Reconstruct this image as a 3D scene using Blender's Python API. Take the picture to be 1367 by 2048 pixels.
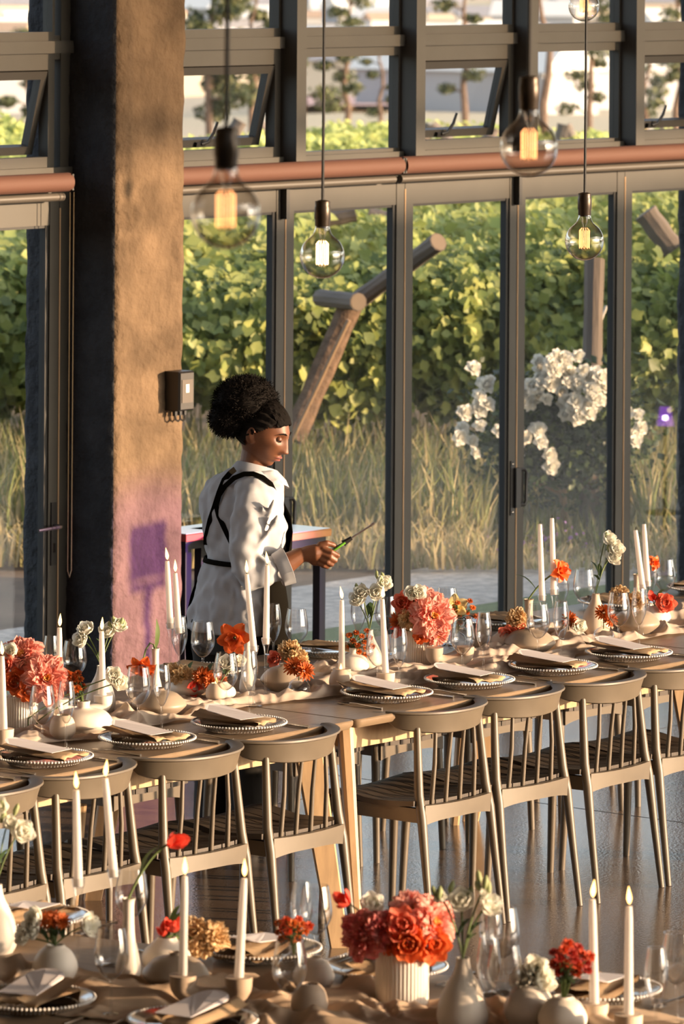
import bpy, math, random
import numpy as np
from mathutils import Vector, Matrix, Quaternion
random.seed(7); RNG = np.random.default_rng(7)
SC = bpy.context.scene
for o in list(bpy.data.objects): bpy.data.objects.remove(o)
COL = SC.collection
# ------------------------------------------------------------------ camera
F, H, PX, PY, ROLL = 10500.0, 3.4, 683.0, -140.0, 0.0067   # focal length in px of the 1367x2048 frame, eye height, principal point, roll
cam = bpy.data.cameras.new('camera'); camo = bpy.data.objects.new('camera', cam); COL.objects.link(camo)
cam.sensor_fit = 'AUTO'; cam.sensor_width = 36; cam.lens = F / 2048 * 36
cam.shift_x = (683.5 - PX) / 2048; cam.shift_y = -(1024 - PY) / 2048
cam.clip_start = .1; cam.clip_end = 9000
CRL, SRL = math.cos(ROLL), math.sin(ROLL)
camo.matrix_world = Matrix(((CRL, -SRL, 0, 0), (0, 0, -1, 0), (SRL, CRL, 0, H), (0, 0, 0, 1)))
cam.dof.use_dof = True; cam.dof.focus_distance = 18.2; cam.dof.aperture_fstop = 8.5
SC.camera = camo
# ------------------------------------------------------------------ light
SUN_AZ, SUN_EL = math.radians(-11), math.radians(7.4)     # azimuth measured from +X
sdir = Vector((math.cos(SUN_AZ) * math.cos(SUN_EL), math.sin(SUN_AZ) * math.cos(SUN_EL), math.sin(SUN_EL)))
sun = bpy.data.lights.new('sun', 'SUN'); suno = bpy.data.objects.new('sun', sun); COL.objects.link(suno)
sun.energy = 9.5; sun.color = (1.0, .69, .42); sun.angle = math.radians(.7)
suno.rotation_euler = sdir.to_track_quat('Z', 'Y').to_euler(); suno.location = (30, -8, 12)
world = bpy.data.worlds.new('world'); SC.world = world; world.use_nodes = True
nt = world.node_tree; nt.nodes.clear()
sky = nt.nodes.new('ShaderNodeTexSky'); sky.sky_type = 'NISHITA'; sky.sun_disc = False
sky.sun_elevation = math.radians(20); sky.sun_rotation = math.radians(105); sky.altitude = 100; sky.dust_density = 2.6; sky.ozone_density = 1.2
bg = nt.nodes.new('ShaderNodeBackground'); bg.inputs[1].default_value = .42
wo = nt.nodes.new('ShaderNodeOutputWorld')
hs = nt.nodes.new('ShaderNodeHueSaturation'); hs.inputs['Saturation'].default_value = .62; nt.links.new(sky.outputs[0], hs.inputs['Color']); nt.links.new(hs.outputs[0], bg.inputs[0]); nt.links.new(bg.outputs[0], wo.inputs[0])
SC.view_settings.view_transform = 'Standard'; SC.view_settings.look = 'None'
SC.view_settings.exposure = 0.18; SC.view_settings.gamma = 1.0; SC.view_settings.use_curve_mapping = False
SC.cycles.max_bounces = 8; SC.cycles.transparent_max_bounces = 24; SC.cycles.diffuse_bounces = 3; SC.cycles.glossy_bounces = 4
SC.cycles.transmission_bounces = 4; SC.cycles.caustics_reflective = False; SC.cycles.caustics_refractive = False
SC.cycles.sample_clamp_indirect = 4.0
# ------------------------------------------------------------------ places: pixel of the photo + a height (or a distance) -> point
def uv(px, py):
    x, y = px - PX, py - PY
    return x * CRL + y * SRL, -x * SRL + y * CRL
def at_z(px, py, z):
    x, y = uv(px, py); d = F * (H - z) / y
    return Vector((x * d / F, d, z))
def at_d(px, py, d):
    x, y = uv(px, py)
    return Vector((x * d / F, d, H - y * d / F))
TH = math.radians(38.9)
U = Vector((math.sin(TH), math.cos(TH), 0)); N = Vector((-U.y, U.x, 0))   # along the long table / window wall, across it
ZT = .757
O = at_z(714, 1440, ZT); O.z = 0
RZ = math.atan2(U.y, U.x)
FR = Matrix(((U.x, N.x, 0, O.x), (U.y, N.y, 0, O.y), (0, 0, 1, 0), (0, 0, 0, 1)))
def T(a, b, z=0.0): return O + U * a + N * b + Vector((0, 0, z))
def toab(p): d = p - O; return d.dot(U), d.dot(N)
B = 4.22                                                           # the glass line
# ------------------------------------------------------------------ mesh helpers
class MB:
    def __init__(s): s.v = []; s.f = []; s.m = []; s.mi = 0
    def add(s, vs, fs):
        k = len(s.v); s.v.extend([tuple(p) for p in vs]); s.f.extend([tuple(i + k for i in q) for q in fs]); s.m.extend([s.mi] * len(fs)); return s
    def box(s, lo, hi, mat=None):
        x0, y0, z0 = lo; x1, y1, z1 = hi
        vs = [(x0,y0,z0),(x1,y0,z0),(x1,y1,z0),(x0,y1,z0),(x0,y0,z1),(x1,y0,z1),(x1,y1,z1),(x0,y1,z1)]
        if mat is not None: vs = [mat @ Vector(p) for p in vs]
        return s.add(vs, [(0,3,2,1),(4,5,6,7),(0,1,5,4),(1,2,6,5),(2,3,7,6),(3,0,4,7)])
    def loft(s, rings, cap0=True, cap1=True, closed=True):
        n = len(rings[0]); vs = [p for r in rings for p in r]; fs = []
        for i in range(len(rings) - 1):
            for j in range(n if closed else n - 1):
                k = (j + 1) % n
                fs.append((i*n+j, i*n+k, (i+1)*n+k, (i+1)*n+j))
        if cap0: fs.append(tuple(range(n - 1, -1, -1)))
        if cap1: fs.append(tuple((len(rings)-1)*n + j for j in range(n)))
        return s.add(vs, fs)
    def lathe(s, prof, seg=24, c=(0,0,0), rib=None, cap0=True, cap1=True):
        rings = []
        for r, z in prof:
            ring = []
            for j in range(seg):
                t = 2*math.pi*j/seg; rr = r * (1 + (rib(t, z) if rib else 0))
                ring.append((c[0]+rr*math.cos(t), c[1]+rr*math.sin(t), c[2]+z))
            rings.append(ring)
        return s.loft(rings, cap0, cap1)
    def tube(s, path, rad, seg=8, cap=True):
        P = [Vector(p) for p in path]; n = len(P)
        if not hasattr(rad, '__len__'): rad = [rad] * n
        t0 = (P[1]-P[0]).normalized(); up = Vector((0,0,1)) if abs(t0.z) < .9 else Vector((1,0,0))
        nx = t0.cross(up).normalized(); rings = []
        for i in range(n):
            t = (P[min(i+1,n-1)] - P[max(i-1,0)]).normalized()
            nx = (nx - t*nx.dot(t)).normalized(); ny = t.cross(nx)
            rings.append([P[i] + (nx*math.cos(2*math.pi*j/seg) + ny*math.sin(2*math.pi*j/seg))*rad[i] for j in range(seg)])
        return s.loft(rings, cap, cap)
    def ball(s, c, r, seg=12, rings=8, sc=(1,1,1), fn=None):
        R = []
        for i in range(1, rings):
            a = math.pi*i/rings; ring = []
            for j in range(seg):
                t = 2*math.pi*j/seg; d = Vector((math.sin(a)*math.cos(t), math.sin(a)*math.sin(t), -math.cos(a)))
                k = r*(fn(d) if fn else 1)
                ring.append((c[0]+d.x*k*sc[0], c[1]+d.y*k*sc[1], c[2]+d.z*k*sc[2]))
            R.append(ring)
        k0 = len(s.v); s.loft(R, False, False)
        kb = r*(fn(Vector((0,0,-1))) if fn else 1); kt = r*(fn(Vector((0,0,1))) if fn else 1)
        m = (rings-1)*seg
        s.v += [(c[0], c[1], c[2]-kb*sc[2]), (c[0], c[1], c[2]+kt*sc[2])]
        for j in range(seg):
            s.f.append((k0+(j+1)%seg, k0+j, k0+m)); s.f.append((k0+m-seg+j, k0+m-seg+(j+1)%seg, k0+m+1)); s.m += [s.mi]*2
        return s
    def mesh(s, name, mats, smooth=True, angle=None):
        me = bpy.data.meshes.new(name); me.from_pydata(s.v, [], s.f)
        for m in (mats if isinstance(mats, (list, tuple)) else [mats]): me.materials.append(m)
        if s.mi or any(s.m): me.polygons.foreach_set('material_index', s.m)
        if smooth: me.polygons.foreach_set('use_smooth', [True]*len(s.f))
        if smooth and angle: me.set_sharp_from_angle(angle=math.radians(angle))
        me.update(); return me
    def build(s, name, mats, parent=None, smooth=True, angle=35, mw=None):
        return put(name, s.mesh(name, mats, smooth, angle), parent, mw)
def put(name, me, parent=None, mw=None):
    o = bpy.data.objects.new(name, me); COL.objects.link(o)
    if parent is not None: o.parent = parent
    if mw is not None: o.matrix_local = mw
    return o
def empty(name, mw=None, parent=None):
    o = bpy.data.objects.new(name, None); o.empty_display_size = .05; COL.objects.link(o)
    if parent is not None: o.parent = parent
    if mw is not None: o.matrix_local = mw
    return o
def tag(o, label=None, cat=None, group=None, kind=None):
    if label: o['label'] = label
    if cat: o['category'] = cat
    if group: o['group'] = group
    if kind: o['kind'] = kind
    return o
def clone(o, parent=None, mw=None):
    c = o.copy(); COL.objects.link(c); c.parent = parent
    if mw is not None: c.matrix_local = mw
    for ch in KIDS.get(o.name, []) if False else list(o.children):
        k = clone(ch, c); k.matrix_local = ch.matrix_local.copy()
    return c
KIDS = {}
def MW(p, rz=0.0, s=1.0, rx=0.0, ry=0.0):
    return Matrix.Translation(Vector(p)) @ Matrix.Rotation(rz, 4, 'Z') @ Matrix.Rotation(ry, 4, 'Y') @ Matrix.Rotation(rx, 4, 'X') @ Matrix.Scale(s, 4)
def ALIGN(p, d, s=1.0, roll=0.0):
    return Matrix.Translation(Vector(p)) @ Vector(d).to_track_quat('Z', 'Y').to_matrix().to_4x4() @ Matrix.Rotation(roll, 4, 'Z') @ Matrix.Scale(s, 4)
def big_mesh(name, V, Fa, mats, smooth=False, mi=None):
    """numpy arrays -> mesh; Fa is (n,k) with k = 3 or 4"""
    me = bpy.data.meshes.new(name); V = np.asarray(V, np.float32); Fa = np.asarray(Fa, np.int32); n, k = Fa.shape
    me.vertices.add(len(V)); me.vertices.foreach_set('co', V.ravel())
    me.loops.add(n*k); me.loops.foreach_set('vertex_index', Fa.ravel())
    me.polygons.add(n); me.polygons.foreach_set('loop_start', np.arange(0, n*k, k, dtype=np.int32))
    for m in (mats if isinstance(mats, (list, tuple)) else [mats]): me.materials.append(m)
    if mi is not None: me.polygons.foreach_set('material_index', np.asarray(mi, np.int32))
    if smooth: me.polygons.foreach_set('use_smooth', np.ones(n, bool))
    me.update(); me.validate(); return me
def rand_rot(n, tilt=None):
    q = RNG.normal(size=(n, 4)); q /= np.linalg.norm(q, axis=1)[:, None]
    w, x, y, z = q.T
    return np.stack([np.stack([1-2*(y*y+z*z), 2*(x*y-z*w), 2*(x*z+y*w)], 1), np.stack([2*(x*y+z*w), 1-2*(x*x+z*z), 2*(y*z-x*w)], 1), np.stack([2*(x*z-y*w), 2*(y*z+x*w), 1-2*(x*x+y*y)], 1)], 1)
def face_rot(nrm, jit=.5):
    """rotation matrices whose local Z looks along nrm (jittered), random roll"""
    n = len(nrm); z = nrm + RNG.normal(size=(n, 3))*jit; z /= np.linalg.norm(z, axis=1)[:, None]
    r = RNG.normal(size=(n, 3)); x = np.cross(r, z); x /= np.linalg.norm(x, axis=1)[:, None]
    y = np.cross(z, x); return np.stack([x, y, z], 2)
def scatter(name, lv, lf, pos, rot, scl, mats, nm=1, smooth=False):
    lv = np.asarray(lv, float); lf = np.asarray(lf, int); n = len(pos)
    V = np.einsum('nij,kj->nki', rot, lv) * np.asarray(scl)[:, None, None] + np.asarray(pos)[:, None, :]
    Fa = lf[None] + (np.arange(n)*len(lv))[:, None, None]
    mi = np.repeat(RNG.integers(0, nm, n), len(lf)) if nm > 1 else None
    return big_mesh(name, V.reshape(-1, 3), Fa.reshape(-1, lf.shape[1]), mats, smooth, mi)
LEAF_V = [(0,-.5,0),(.34,-.2,.06),(.42,.12,.02),(.16,.28,.04),(0,.55,-.06),(-.16,.28,.04),(-.42,.12,.02),(-.34,-.2,.06),(0,.05,-.03)]
LEAF_F = [(0,1,8),(1,2,8),(2,3,8),(3,4,8),(4,5,8),(5,6,8),(6,7,8),(7,0,8)]
LF4_V = [(0,-.5,0),(.33,0,.07),(0,.5,-.05),(-.33,0,.07)]; LF4_F = [(0,1,2),(0,2,3)]
def hsh(*k): return (math.sin(sum(v*w for v, w in zip(k, (127.1, 311.7, 74.7, 19.3)))) * 43758.5453) % 1.0
def vnoise(x, y, z=0.0):
    xi, yi, zi = math.floor(x), math.floor(y), math.floor(z); xf, yf, zf = x-xi, y-yi, z-zi
    sx, sy, sz = xf*xf*(3-2*xf), yf*yf*(3-2*yf), zf*zf*(3-2*zf); r = 0
    for i in (0, 1):
        for j in (0, 1):
            for k in (0, 1):
                r += hsh(xi+i, yi+j, zi+k) * (sx if i else 1-sx) * (sy if j else 1-sy) * (sz if k else 1-sz)
    return r*2-1
def npnoise(x, y, z=0.0):
    x, y = np.broadcast_arrays(np.asarray(x, float), np.asarray(y, float)); z = np.zeros_like(x)+z
    xi, yi, zi = np.floor(x), np.floor(y), np.floor(z); xf, yf, zf = x-xi, y-yi, z-zi
    sx, sy, sz = xf*xf*(3-2*xf), yf*yf*(3-2*yf), zf*zf*(3-2*zf); r = 0
    for i in (0, 1):
        for j in (0, 1):
            for k in (0, 1):
                hh = np.sin((xi+i)*127.1+(yi+j)*311.7+(zi+k)*74.7)*43758.5453; hh = hh-np.floor(hh)
                r = r + hh*(sx if i else 1-sx)*(sy if j else 1-sy)*(sz if k else 1-sz)
    return r*2-1
# ------------------------------------------------------------------ materials
def lin(c): return tuple((x/12.92 if x <= .04045 else ((x+.055)/1.055)**2.4) for x in c)
MATS = {}
def mat(name, col, rough=.6, metal=0.0, var=0.0, vs=8.0, bump=0.0, bs=40.0, spec=.5, col2=None, sss=0.0, coat=0.0, trans=0.0, emit=None, es=0.0, stretch=None):
    if name in MATS: return MATS[name]
    m = bpy.data.materials.new(name); m.use_nodes = True; t = m.node_tree; p = t.nodes['Principled BSDF']
    p.inputs['Base Color'].default_value = (*col, 1); p.inputs['Roughness'].default_value = rough; p.inputs['Metallic'].default_value = metal
    p.inputs['Specular IOR Level'].default_value = spec; p.inputs['Coat Weight'].default_value = coat
    if sss: p.inputs['Subsurface Weight'].default_value = sss; p.inputs['Subsurface Radius'].default_value = (.02, .012, .008); p.inputs['Subsurface Scale'].default_value = .5
    if emit: p.inputs['Emission Color'].default_value = (*emit, 1); p.inputs['Emission Strength'].default_value = es
    if var or bump or col2:
        tc = t.nodes.new('ShaderNodeTexCoord'); src = tc.outputs['Object']
        if stretch:
            mp = t.nodes.new('ShaderNodeMapping'); mp.inputs['Scale'].default_value = stretch; t.links.new(src, mp.inputs[0]); src = mp.outputs[0]
        if var or col2:
            nz = t.nodes.new('ShaderNodeTexNoise'); nz.inputs['Scale'].default_value = vs; nz.inputs['Detail'].default_value = 5; t.links.new(src, nz.inputs['Vector'])
            mx = t.nodes.new('ShaderNodeMix'); mx.data_type = 'RGBA'
            rp = t.nodes.new('ShaderNodeMapRange'); rp.inputs[1].default_value = .32; rp.inputs[2].default_value = .68; t.links.new(nz.outputs[0], rp.inputs[0]); t.links.new(rp.outputs[0], mx.inputs[0])
            c2 = col2 or tuple(min(1, x*(1+var)) for x in col); c1 = col if col2 else tuple(x*(1-var) for x in col)
            mx.inputs[6].default_value = (*c1, 1); mx.inputs[7].default_value = (*c2, 1); t.links.new(mx.outputs[2], p.inputs['Base Color'])
        if bump:
            nb = t.nodes.new('ShaderNodeTexNoise'); nb.inputs['Scale'].default_value = bs; nb.inputs['Detail'].default_value = 4; t.links.new(src, nb.inputs['Vector'])
            bp = t.nodes.new('ShaderNodeBump'); bp.inputs['Strength'].default_value = bump; bp.inputs['Distance'].default_value = .02
            t.links.new(nb.outputs[0], bp.inputs['Height']); t.links.new(bp.outputs[0], p.inputs['Normal'])
    if trans:
        tr = t.nodes.new('ShaderNodeBsdfTranslucent'); ms = t.nodes.new('ShaderNodeMixShader'); ms.inputs[0].default_value = trans
        tr.inputs[0].default_value = (*[min(1, x*1.25) for x in col], 1)
        if var or col2: t.links.new(mx.outputs[2], tr.inputs[0])
        out = t.nodes['Material Output']; t.links.new(p.outputs[0], ms.inputs[1]); t.links.new(tr.outputs[0], ms.inputs[2]); t.links.new(ms.outputs[0], out.inputs[0])
    MATS[name] = m; return m
def glass_mat(name, tint=(1,1,1), ior=1.5, boost=1.0, rough=0.0, floor_=0.0, power=5.0):
    m = bpy.data.materials.new(name); m.use_nodes = True; t = m.node_tree; t.nodes.clear()
    out = t.nodes.new('ShaderNodeOutputMaterial'); ms = t.nodes.new('ShaderNodeMixShader'); tr = t.nodes.new('ShaderNodeBsdfTransparent'); gl = t.nodes.new('ShaderNodeBsdfGlossy')
    fr = t.nodes.new('ShaderNodeLayerWeight'); fr.inputs[0].default_value = .5
    f0 = ((ior-1)/(ior+1))**2; pw = t.nodes.new('ShaderNodeMath'); pw.operation = 'POWER'; pw.inputs[1].default_value = power; t.links.new(fr.outputs['Facing'], pw.inputs[0])
    ma = t.nodes.new('ShaderNodeMath'); ma.operation = 'MULTIPLY_ADD'; ma.inputs[1].default_value = boost*(1-f0); ma.inputs[2].default_value = boost*f0+floor_; ma.use_clamp = True
    tr.inputs[0].default_value = (*tint, 1); gl.inputs['Roughness'].default_value = rough
    t.links.new(pw.outputs[0], ma.inputs[0]); t.links.new(ma.outputs[0], ms.inputs[0]); t.links.new(tr.outputs[0], ms.inputs[1]); t.links.new(gl.outputs[0], ms.inputs[2]); t.links.new(ms.outputs[0], out.inputs[0])
    MATS[name] = m; return m
def emit_mat(name, col, st):
    m = bpy.data.materials.new(name); m.use_nodes = True; t = m.node_tree; t.nodes.clear()
    out = t.nodes.new('ShaderNodeOutputMaterial'); e = t.nodes.new('ShaderNodeEmission'); e.inputs[0].default_value = (*col, 1); e.inputs[1].default_value = st
    t.links.new(e.outputs[0], out.inputs[0]); return m
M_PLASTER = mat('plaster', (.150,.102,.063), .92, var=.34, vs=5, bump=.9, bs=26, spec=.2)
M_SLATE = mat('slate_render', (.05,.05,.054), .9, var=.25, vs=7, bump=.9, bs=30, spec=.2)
M_FRAME = mat('window_frame_paint', (.066,.060,.050), .5, var=.1, vs=3, spec=.4)
M_GASKET = mat('black_gasket', (.012,.012,.012), .6)
M_SEAL = mat('brush_seal', (.50,.33,.19), .9)
M_PANE = glass_mat('window_pane', (.97,.975,.965), 1.5, 1.0, 0, .0)
M_TINT = glass_mat('sun_dimming_pane', (.56,.55,.53), 1.45, .6)
M_FLOORC = mat('polished_concrete', (.125,.085,.058), .16, var=.3, vs=1.3, bump=.06, bs=90, spec=.75)
M_WALL = mat('interior_plaster', (.30,.27,.23), .9, var=.08)
M_CEIL = mat('ceiling_boards', (.22,.18,.14), .9, var=.1)
M_BLIND = mat('blind_fabric', (.125,.054,.036), .75, bump=.1, bs=300)
M_BAR = mat('blind_bar', (.10,.088,.075), .4)
M_BLACK = mat('black_plastic', (.018,.016,.015), .45)
M_BLKMET = mat('black_metal', (.02,.02,.02), .45, metal=.3)
M_CHAIR = mat('chair_taupe_paint', (.125,.099,.070), .42, var=.1, vs=9, spec=.45)
M_SEAT_SHADED = mat('seat_slat', (.050,.036,.025), .5, var=.25, vs=14, stretch=(6,1,1))  # same taupe paint as the chair, seat shade put into the darker colour
M_TABLE = mat('oak_table', (.235,.165,.105), .34, var=.16, vs=5, stretch=(1,14,1), spec=.45, bump=.05, bs=60)
M_TABLEG = mat('oak_leg', (.50,.33,.18), .5, var=.14, vs=7, stretch=(6,6,1))
M_RUN = mat('gauze_runner', (.72,.585,.475), .95, var=.07, vs=20, trans=.3, bump=.12, bs=500)
M_RUN2 = mat('gauze_runner_tan', (.62,.455,.315), .95, var=.09, vs=20, trans=.25, bump=.12, bs=500)
M_NAP = mat('napkin_cotton', (.43,.29,.165), .95, var=.1, bump=.15, bs=400)
M_CARD = mat('menu_card', (.66,.61,.62), .8)
M_INK = mat('menu_ink', (.06,.05,.05), .8)
M_STEEL = mat('cutlery_steel', (.5,.46,.42), .18, metal=1.0)
M_GLASS = glass_mat('clear_glass', (.97,.97,.97), 1.45, 1.3, 0, .02, 3.2)
M_BULB = glass_mat('bulb_glass', (.90,.88,.85), 1.5, 1.6, 0, .03, 2.6)
M_PGLASS = glass_mat('beaded_glass', (.96,.955,.95), 1.5, 1.5, .12, .10, 3.0)
M_BEAD = mat('bead_glint', (.72,.69,.66), .12, spec=.9)  # opaque pale colour stands in for the bright reflections in the beads
M_WAX = mat('candle_wax', (.78,.74,.71), .45, trans=.35)
M_WICK = mat('wick', (.02,.015,.01), .9)
M_FLAME = emit_mat('candle_flame', (1.0,.52,.15), 6.5)
M_CER = mat('matt_white_ceramic', (.70,.635,.555), .5, var=.04, spec=.4)
M_CERB = mat('beige_ceramic', (.60,.475,.36), .6, var=.06, spec=.35)
M_TAUPE = mat('taupe_ceramic', (.33,.26,.195), .42, var=.08, spec=.45)
M_STEM = mat('flower_stem', (.13,.185,.055), .6, trans=.15)
M_GREEN = mat('dark_leaf', (.045,.085,.03), .5, trans=.2)
M_PEONY = mat('peony_coral', (.90,.33,.26), .6, col2=(.95,.55,.45), vs=22, trans=.45)
M_PEONYD = mat('peony_deep', (.78,.15,.17), .6, col2=(.92,.42,.36), vs=26, trans=.4)
M_PEONYC = mat('peony_heart', (.93,.50,.17), .6, trans=.35)
M_TULIP = mat('tulip_orange', (.83,.155,.03), .5, var=.3, vs=18, trans=.35)
M_TULIPR = mat('tulip_red', (.80,.10,.06), .5, var=.25, vs=18, trans=.35)
M_CARN = mat('carnation_buff', (.84,.62,.36), .7, var=.18, vs=30, trans=.35)
M_MUM = mat('mum_rust', (.56,.125,.02), .6, var=.3, vs=30, trans=.25)
M_WHITE = mat('white_petal', (.85,.82,.73), .6, trans=.4)
M_RAN = mat('ranunculus_orange', (.80,.20,.06), .55, var=.25, vs=25, trans=.35)
M_SKIN = mat('skin', (.165,.062,.028), .5, var=.12, vs=30, spec=.5, sss=.0)
M_HAIR = mat('black_hair', (.008,.006,.005), .8, spec=.12)
M_SHIRT = mat('white_shirt', (.46,.465,.495), .85, bump=.05, bs=600, trans=.08)
M_APRON = mat('black_apron', (.008,.0068,.005), 1.0, spec=.03)
M_TROUS = mat('black_trousers', (.012,.011,.010), .9)
M_VINE = [mat('vine_leaf_%s' % k, c, .5, var=.2, vs=3, trans=.38) for k, c in (('light', (.50,.52,.15)), ('mid', (.34,.39,.105)), ('deep', (.17,.215,.06)))]
M_GRASS = [mat('grass_%s' % k, c, .65, trans=.35) for k, c in (('green', (.24,.27,.085)), ('olive', (.31,.29,.12)), ('straw', (.52,.42,.23)))]
M_BARK = mat('bark', (.16,.10,.065), .9, var=.35, vs=12, bump=.8, bs=30)
M_POST = mat('weathered_post', (.155,.122,.10), .85, var=.25, vs=10, bump=.4, bs=40, stretch=(1,1,.15))
M_SOIL = mat('soil', (.19,.13,.085), .95, var=.3, vs=2)
M_GRAVEL = mat('gravel', (.62,.55,.48), .95, var=.25, vs=14, bump=.6, bs=60)
M_LAWN = mat('lawn', (.13,.19,.06), .9, var=.25, vs=20, bump=.7, bs=90)
M_ROSE = mat('white_rose', (.84,.80,.73), .6, trans=.3)
# ================================================================== the setting
def struct(o, kind='structure', label=None): o['kind'] = kind; (label and o.__setitem__('label', label)); return o
W0, W1, BK = -17.0, 34.0, -13.0
flo = MB()
flo.box((W0, BK, -.12), (46, B+.10, 0)); fo = flo.build('floor', M_FLOORC, mw=FR, smooth=False); struct(fo, label='polished brown concrete floor reflecting the windows')
# saw-cut control joints of the slab, thin recessed strips
for nm, pts in (('a', [(-17, 2.02), (25, 2.02)]), ('b', [(-17, -2.4), (25, -2.4)]), ('c', [(2.72, -13), (2.72, 4.2)]), ('d', [(-2.9, -13), (-2.9, 4.2)])):
    (a0, b0), (a1, b1) = pts; w = .0022
    j = MB().box((a0-w, b0-w, .0), (a1+w, b1+w, .0008)).build('floor_joint', M_GASKET, parent=fo, smooth=False)
# unseen roof, shaped to rise along the sun rays and cast no shadow, and the walls round the hall
rf = MB(); zf, zb = 4.95, 7.46
rf.add([(W0,BK,zb),(W1,BK,zb),(W1,B+.35,zf),(W0,B+.35,zf),(W0,BK,zb+.12),(W1,BK,zb+.12),(W1,B+.35,zf+.12),(W0,B+.35,zf+.12)], [(0,1,2,3),(7,6,5,4),(0,4,5,1),(1,5,6,2),(2,6,7,3),(3,7,4,0)])
struct(rf.build('ceiling', M_CEIL, mw=FR, smooth=False))
w = MB().box((W0-.2, BK, 0), (W0, B+.1, 7.4)); struct(w.build('wall_left', M_WALL, mw=FR, smooth=False))
# unseen sunny side: added sun-blocking panels round open gaps, added sun-dimming glass above
wb = empty('wall_back', FR.copy()); struct(wb)
SU, SN_, TE = sdir.dot(U), -sdir.dot(N), math.tan(SUN_EL)/(-(sdir.dot(N))/math.cos(SUN_EL))
def SA(a, b): return a + SU/SN_*(b-BK)              # where the sun ray that reaches (a, b) crosses the back wall
def SZ(z, b): return z + TE*(b-BK)
HD = SZ(2.47, B-.33)
ad0, ad1 = SA(3.86, B), SA(8.3, B); va0, va1 = SA(9.7, 8.0), SA(11.4, 8.4)
SUN_BLOCKERS = [(-17, SA(-6.2, -4), 0, HD), (ad0, ad1, 0, SZ(2.12, B)), (ad1, W1, 0, SZ(-.1, 7.0)), (SA(-6.2, -4), ad0, 0, .4), (-17, 19.5, HD, HD+.09)]  # panels added out of view to shade the doors, floor and pillar side
for a0, a1, z0, z1 in SUN_BLOCKERS: MB().box((a0, BK-.2, z0), (a1, BK, z1)).build('sun_blocker', M_WALL, parent=wb, smooth=False)
MB().box((W0, BK-.11, HD+.09), (W1, BK-.09, 7.4)).build('sun_dimming_glass', M_TINT, parent=wb, smooth=False)  # added out of view to dim the sun on the pillar top
# upper wall over the glazing
struct(MB().box((W0, B-.1, 3.72), (9.0, B+.1, 5.05)).build('wall_front_upper', M_WALL, mw=FR, smooth=False))
struct(MB().box((W0, B-.08, 0), (-3.2, B+.08, 3.72)).build('wall_front_low', M_WALL, mw=FR, smooth=False))
# ---- rough plastered brick pillars
def pillar(name, a0, a1, b0, b1, z1, seed, label):
    m = MB(); nz = int(z1/.022); per = []
    na, nb = 16, 18
    pts = [(a0+(a1-a0)*i/na, b0, 0) for i in range(na)] + [(a1, b0+(b1-b0)*i/nb, 1) for i in range(nb)] + [(a1-(a1-a0)*i/na, b1, 2) for i in range(na)] + [(a0, b1-(b1-b0)*i/nb, 3) for i in range(nb)]
    ca, cb = (a0+a1)/2, (b0+b1)/2; rings = []
    for k in range(nz+1):
        z = z1*k/nz; ring = []
        course = math.floor(z/.088 + seed)
        for a, b, side in pts:
            q = (1 - abs((z/.088 + seed) % 1 - .5)*2)       # soft bulge of every brick course under the render
            corner = (abs(abs(a-ca)-(a1-a0)/2) < .001 and abs(abs(b-cb)-(b1-b0)/2) < .001)
            d = .005*q*(.4+hsh(course, side, seed)) + .006*vnoise(a*9, b*9+seed, z*9) + .0025*vnoise(a*40, b*40, z*40)
            if corner: d -= .006 + .008*hsh(course*1.7, side+seed)*q
            na_, nb_ = {0:(0,-1),1:(1,0),2:(0,1),3:(-1,0)}[side]
            if corner: na_, nb_ = (math.copysign(.8, a-ca), math.copysign(.8, b-cb))
            ring.append((a+na_*d, b+nb_*d, z))
        rings.append(ring)
    m.loft(rings); np_ = len(pts)
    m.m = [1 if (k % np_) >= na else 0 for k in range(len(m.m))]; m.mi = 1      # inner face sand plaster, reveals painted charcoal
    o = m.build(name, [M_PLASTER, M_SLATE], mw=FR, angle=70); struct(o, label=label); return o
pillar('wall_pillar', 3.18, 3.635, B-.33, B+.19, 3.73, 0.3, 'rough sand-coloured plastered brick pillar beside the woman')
pillar('wall_pillar', 8.08, 8.53, B-.26, B+.19, 3.73, 5.3, 'rough plastered pillar at the right edge behind the glass')
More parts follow.
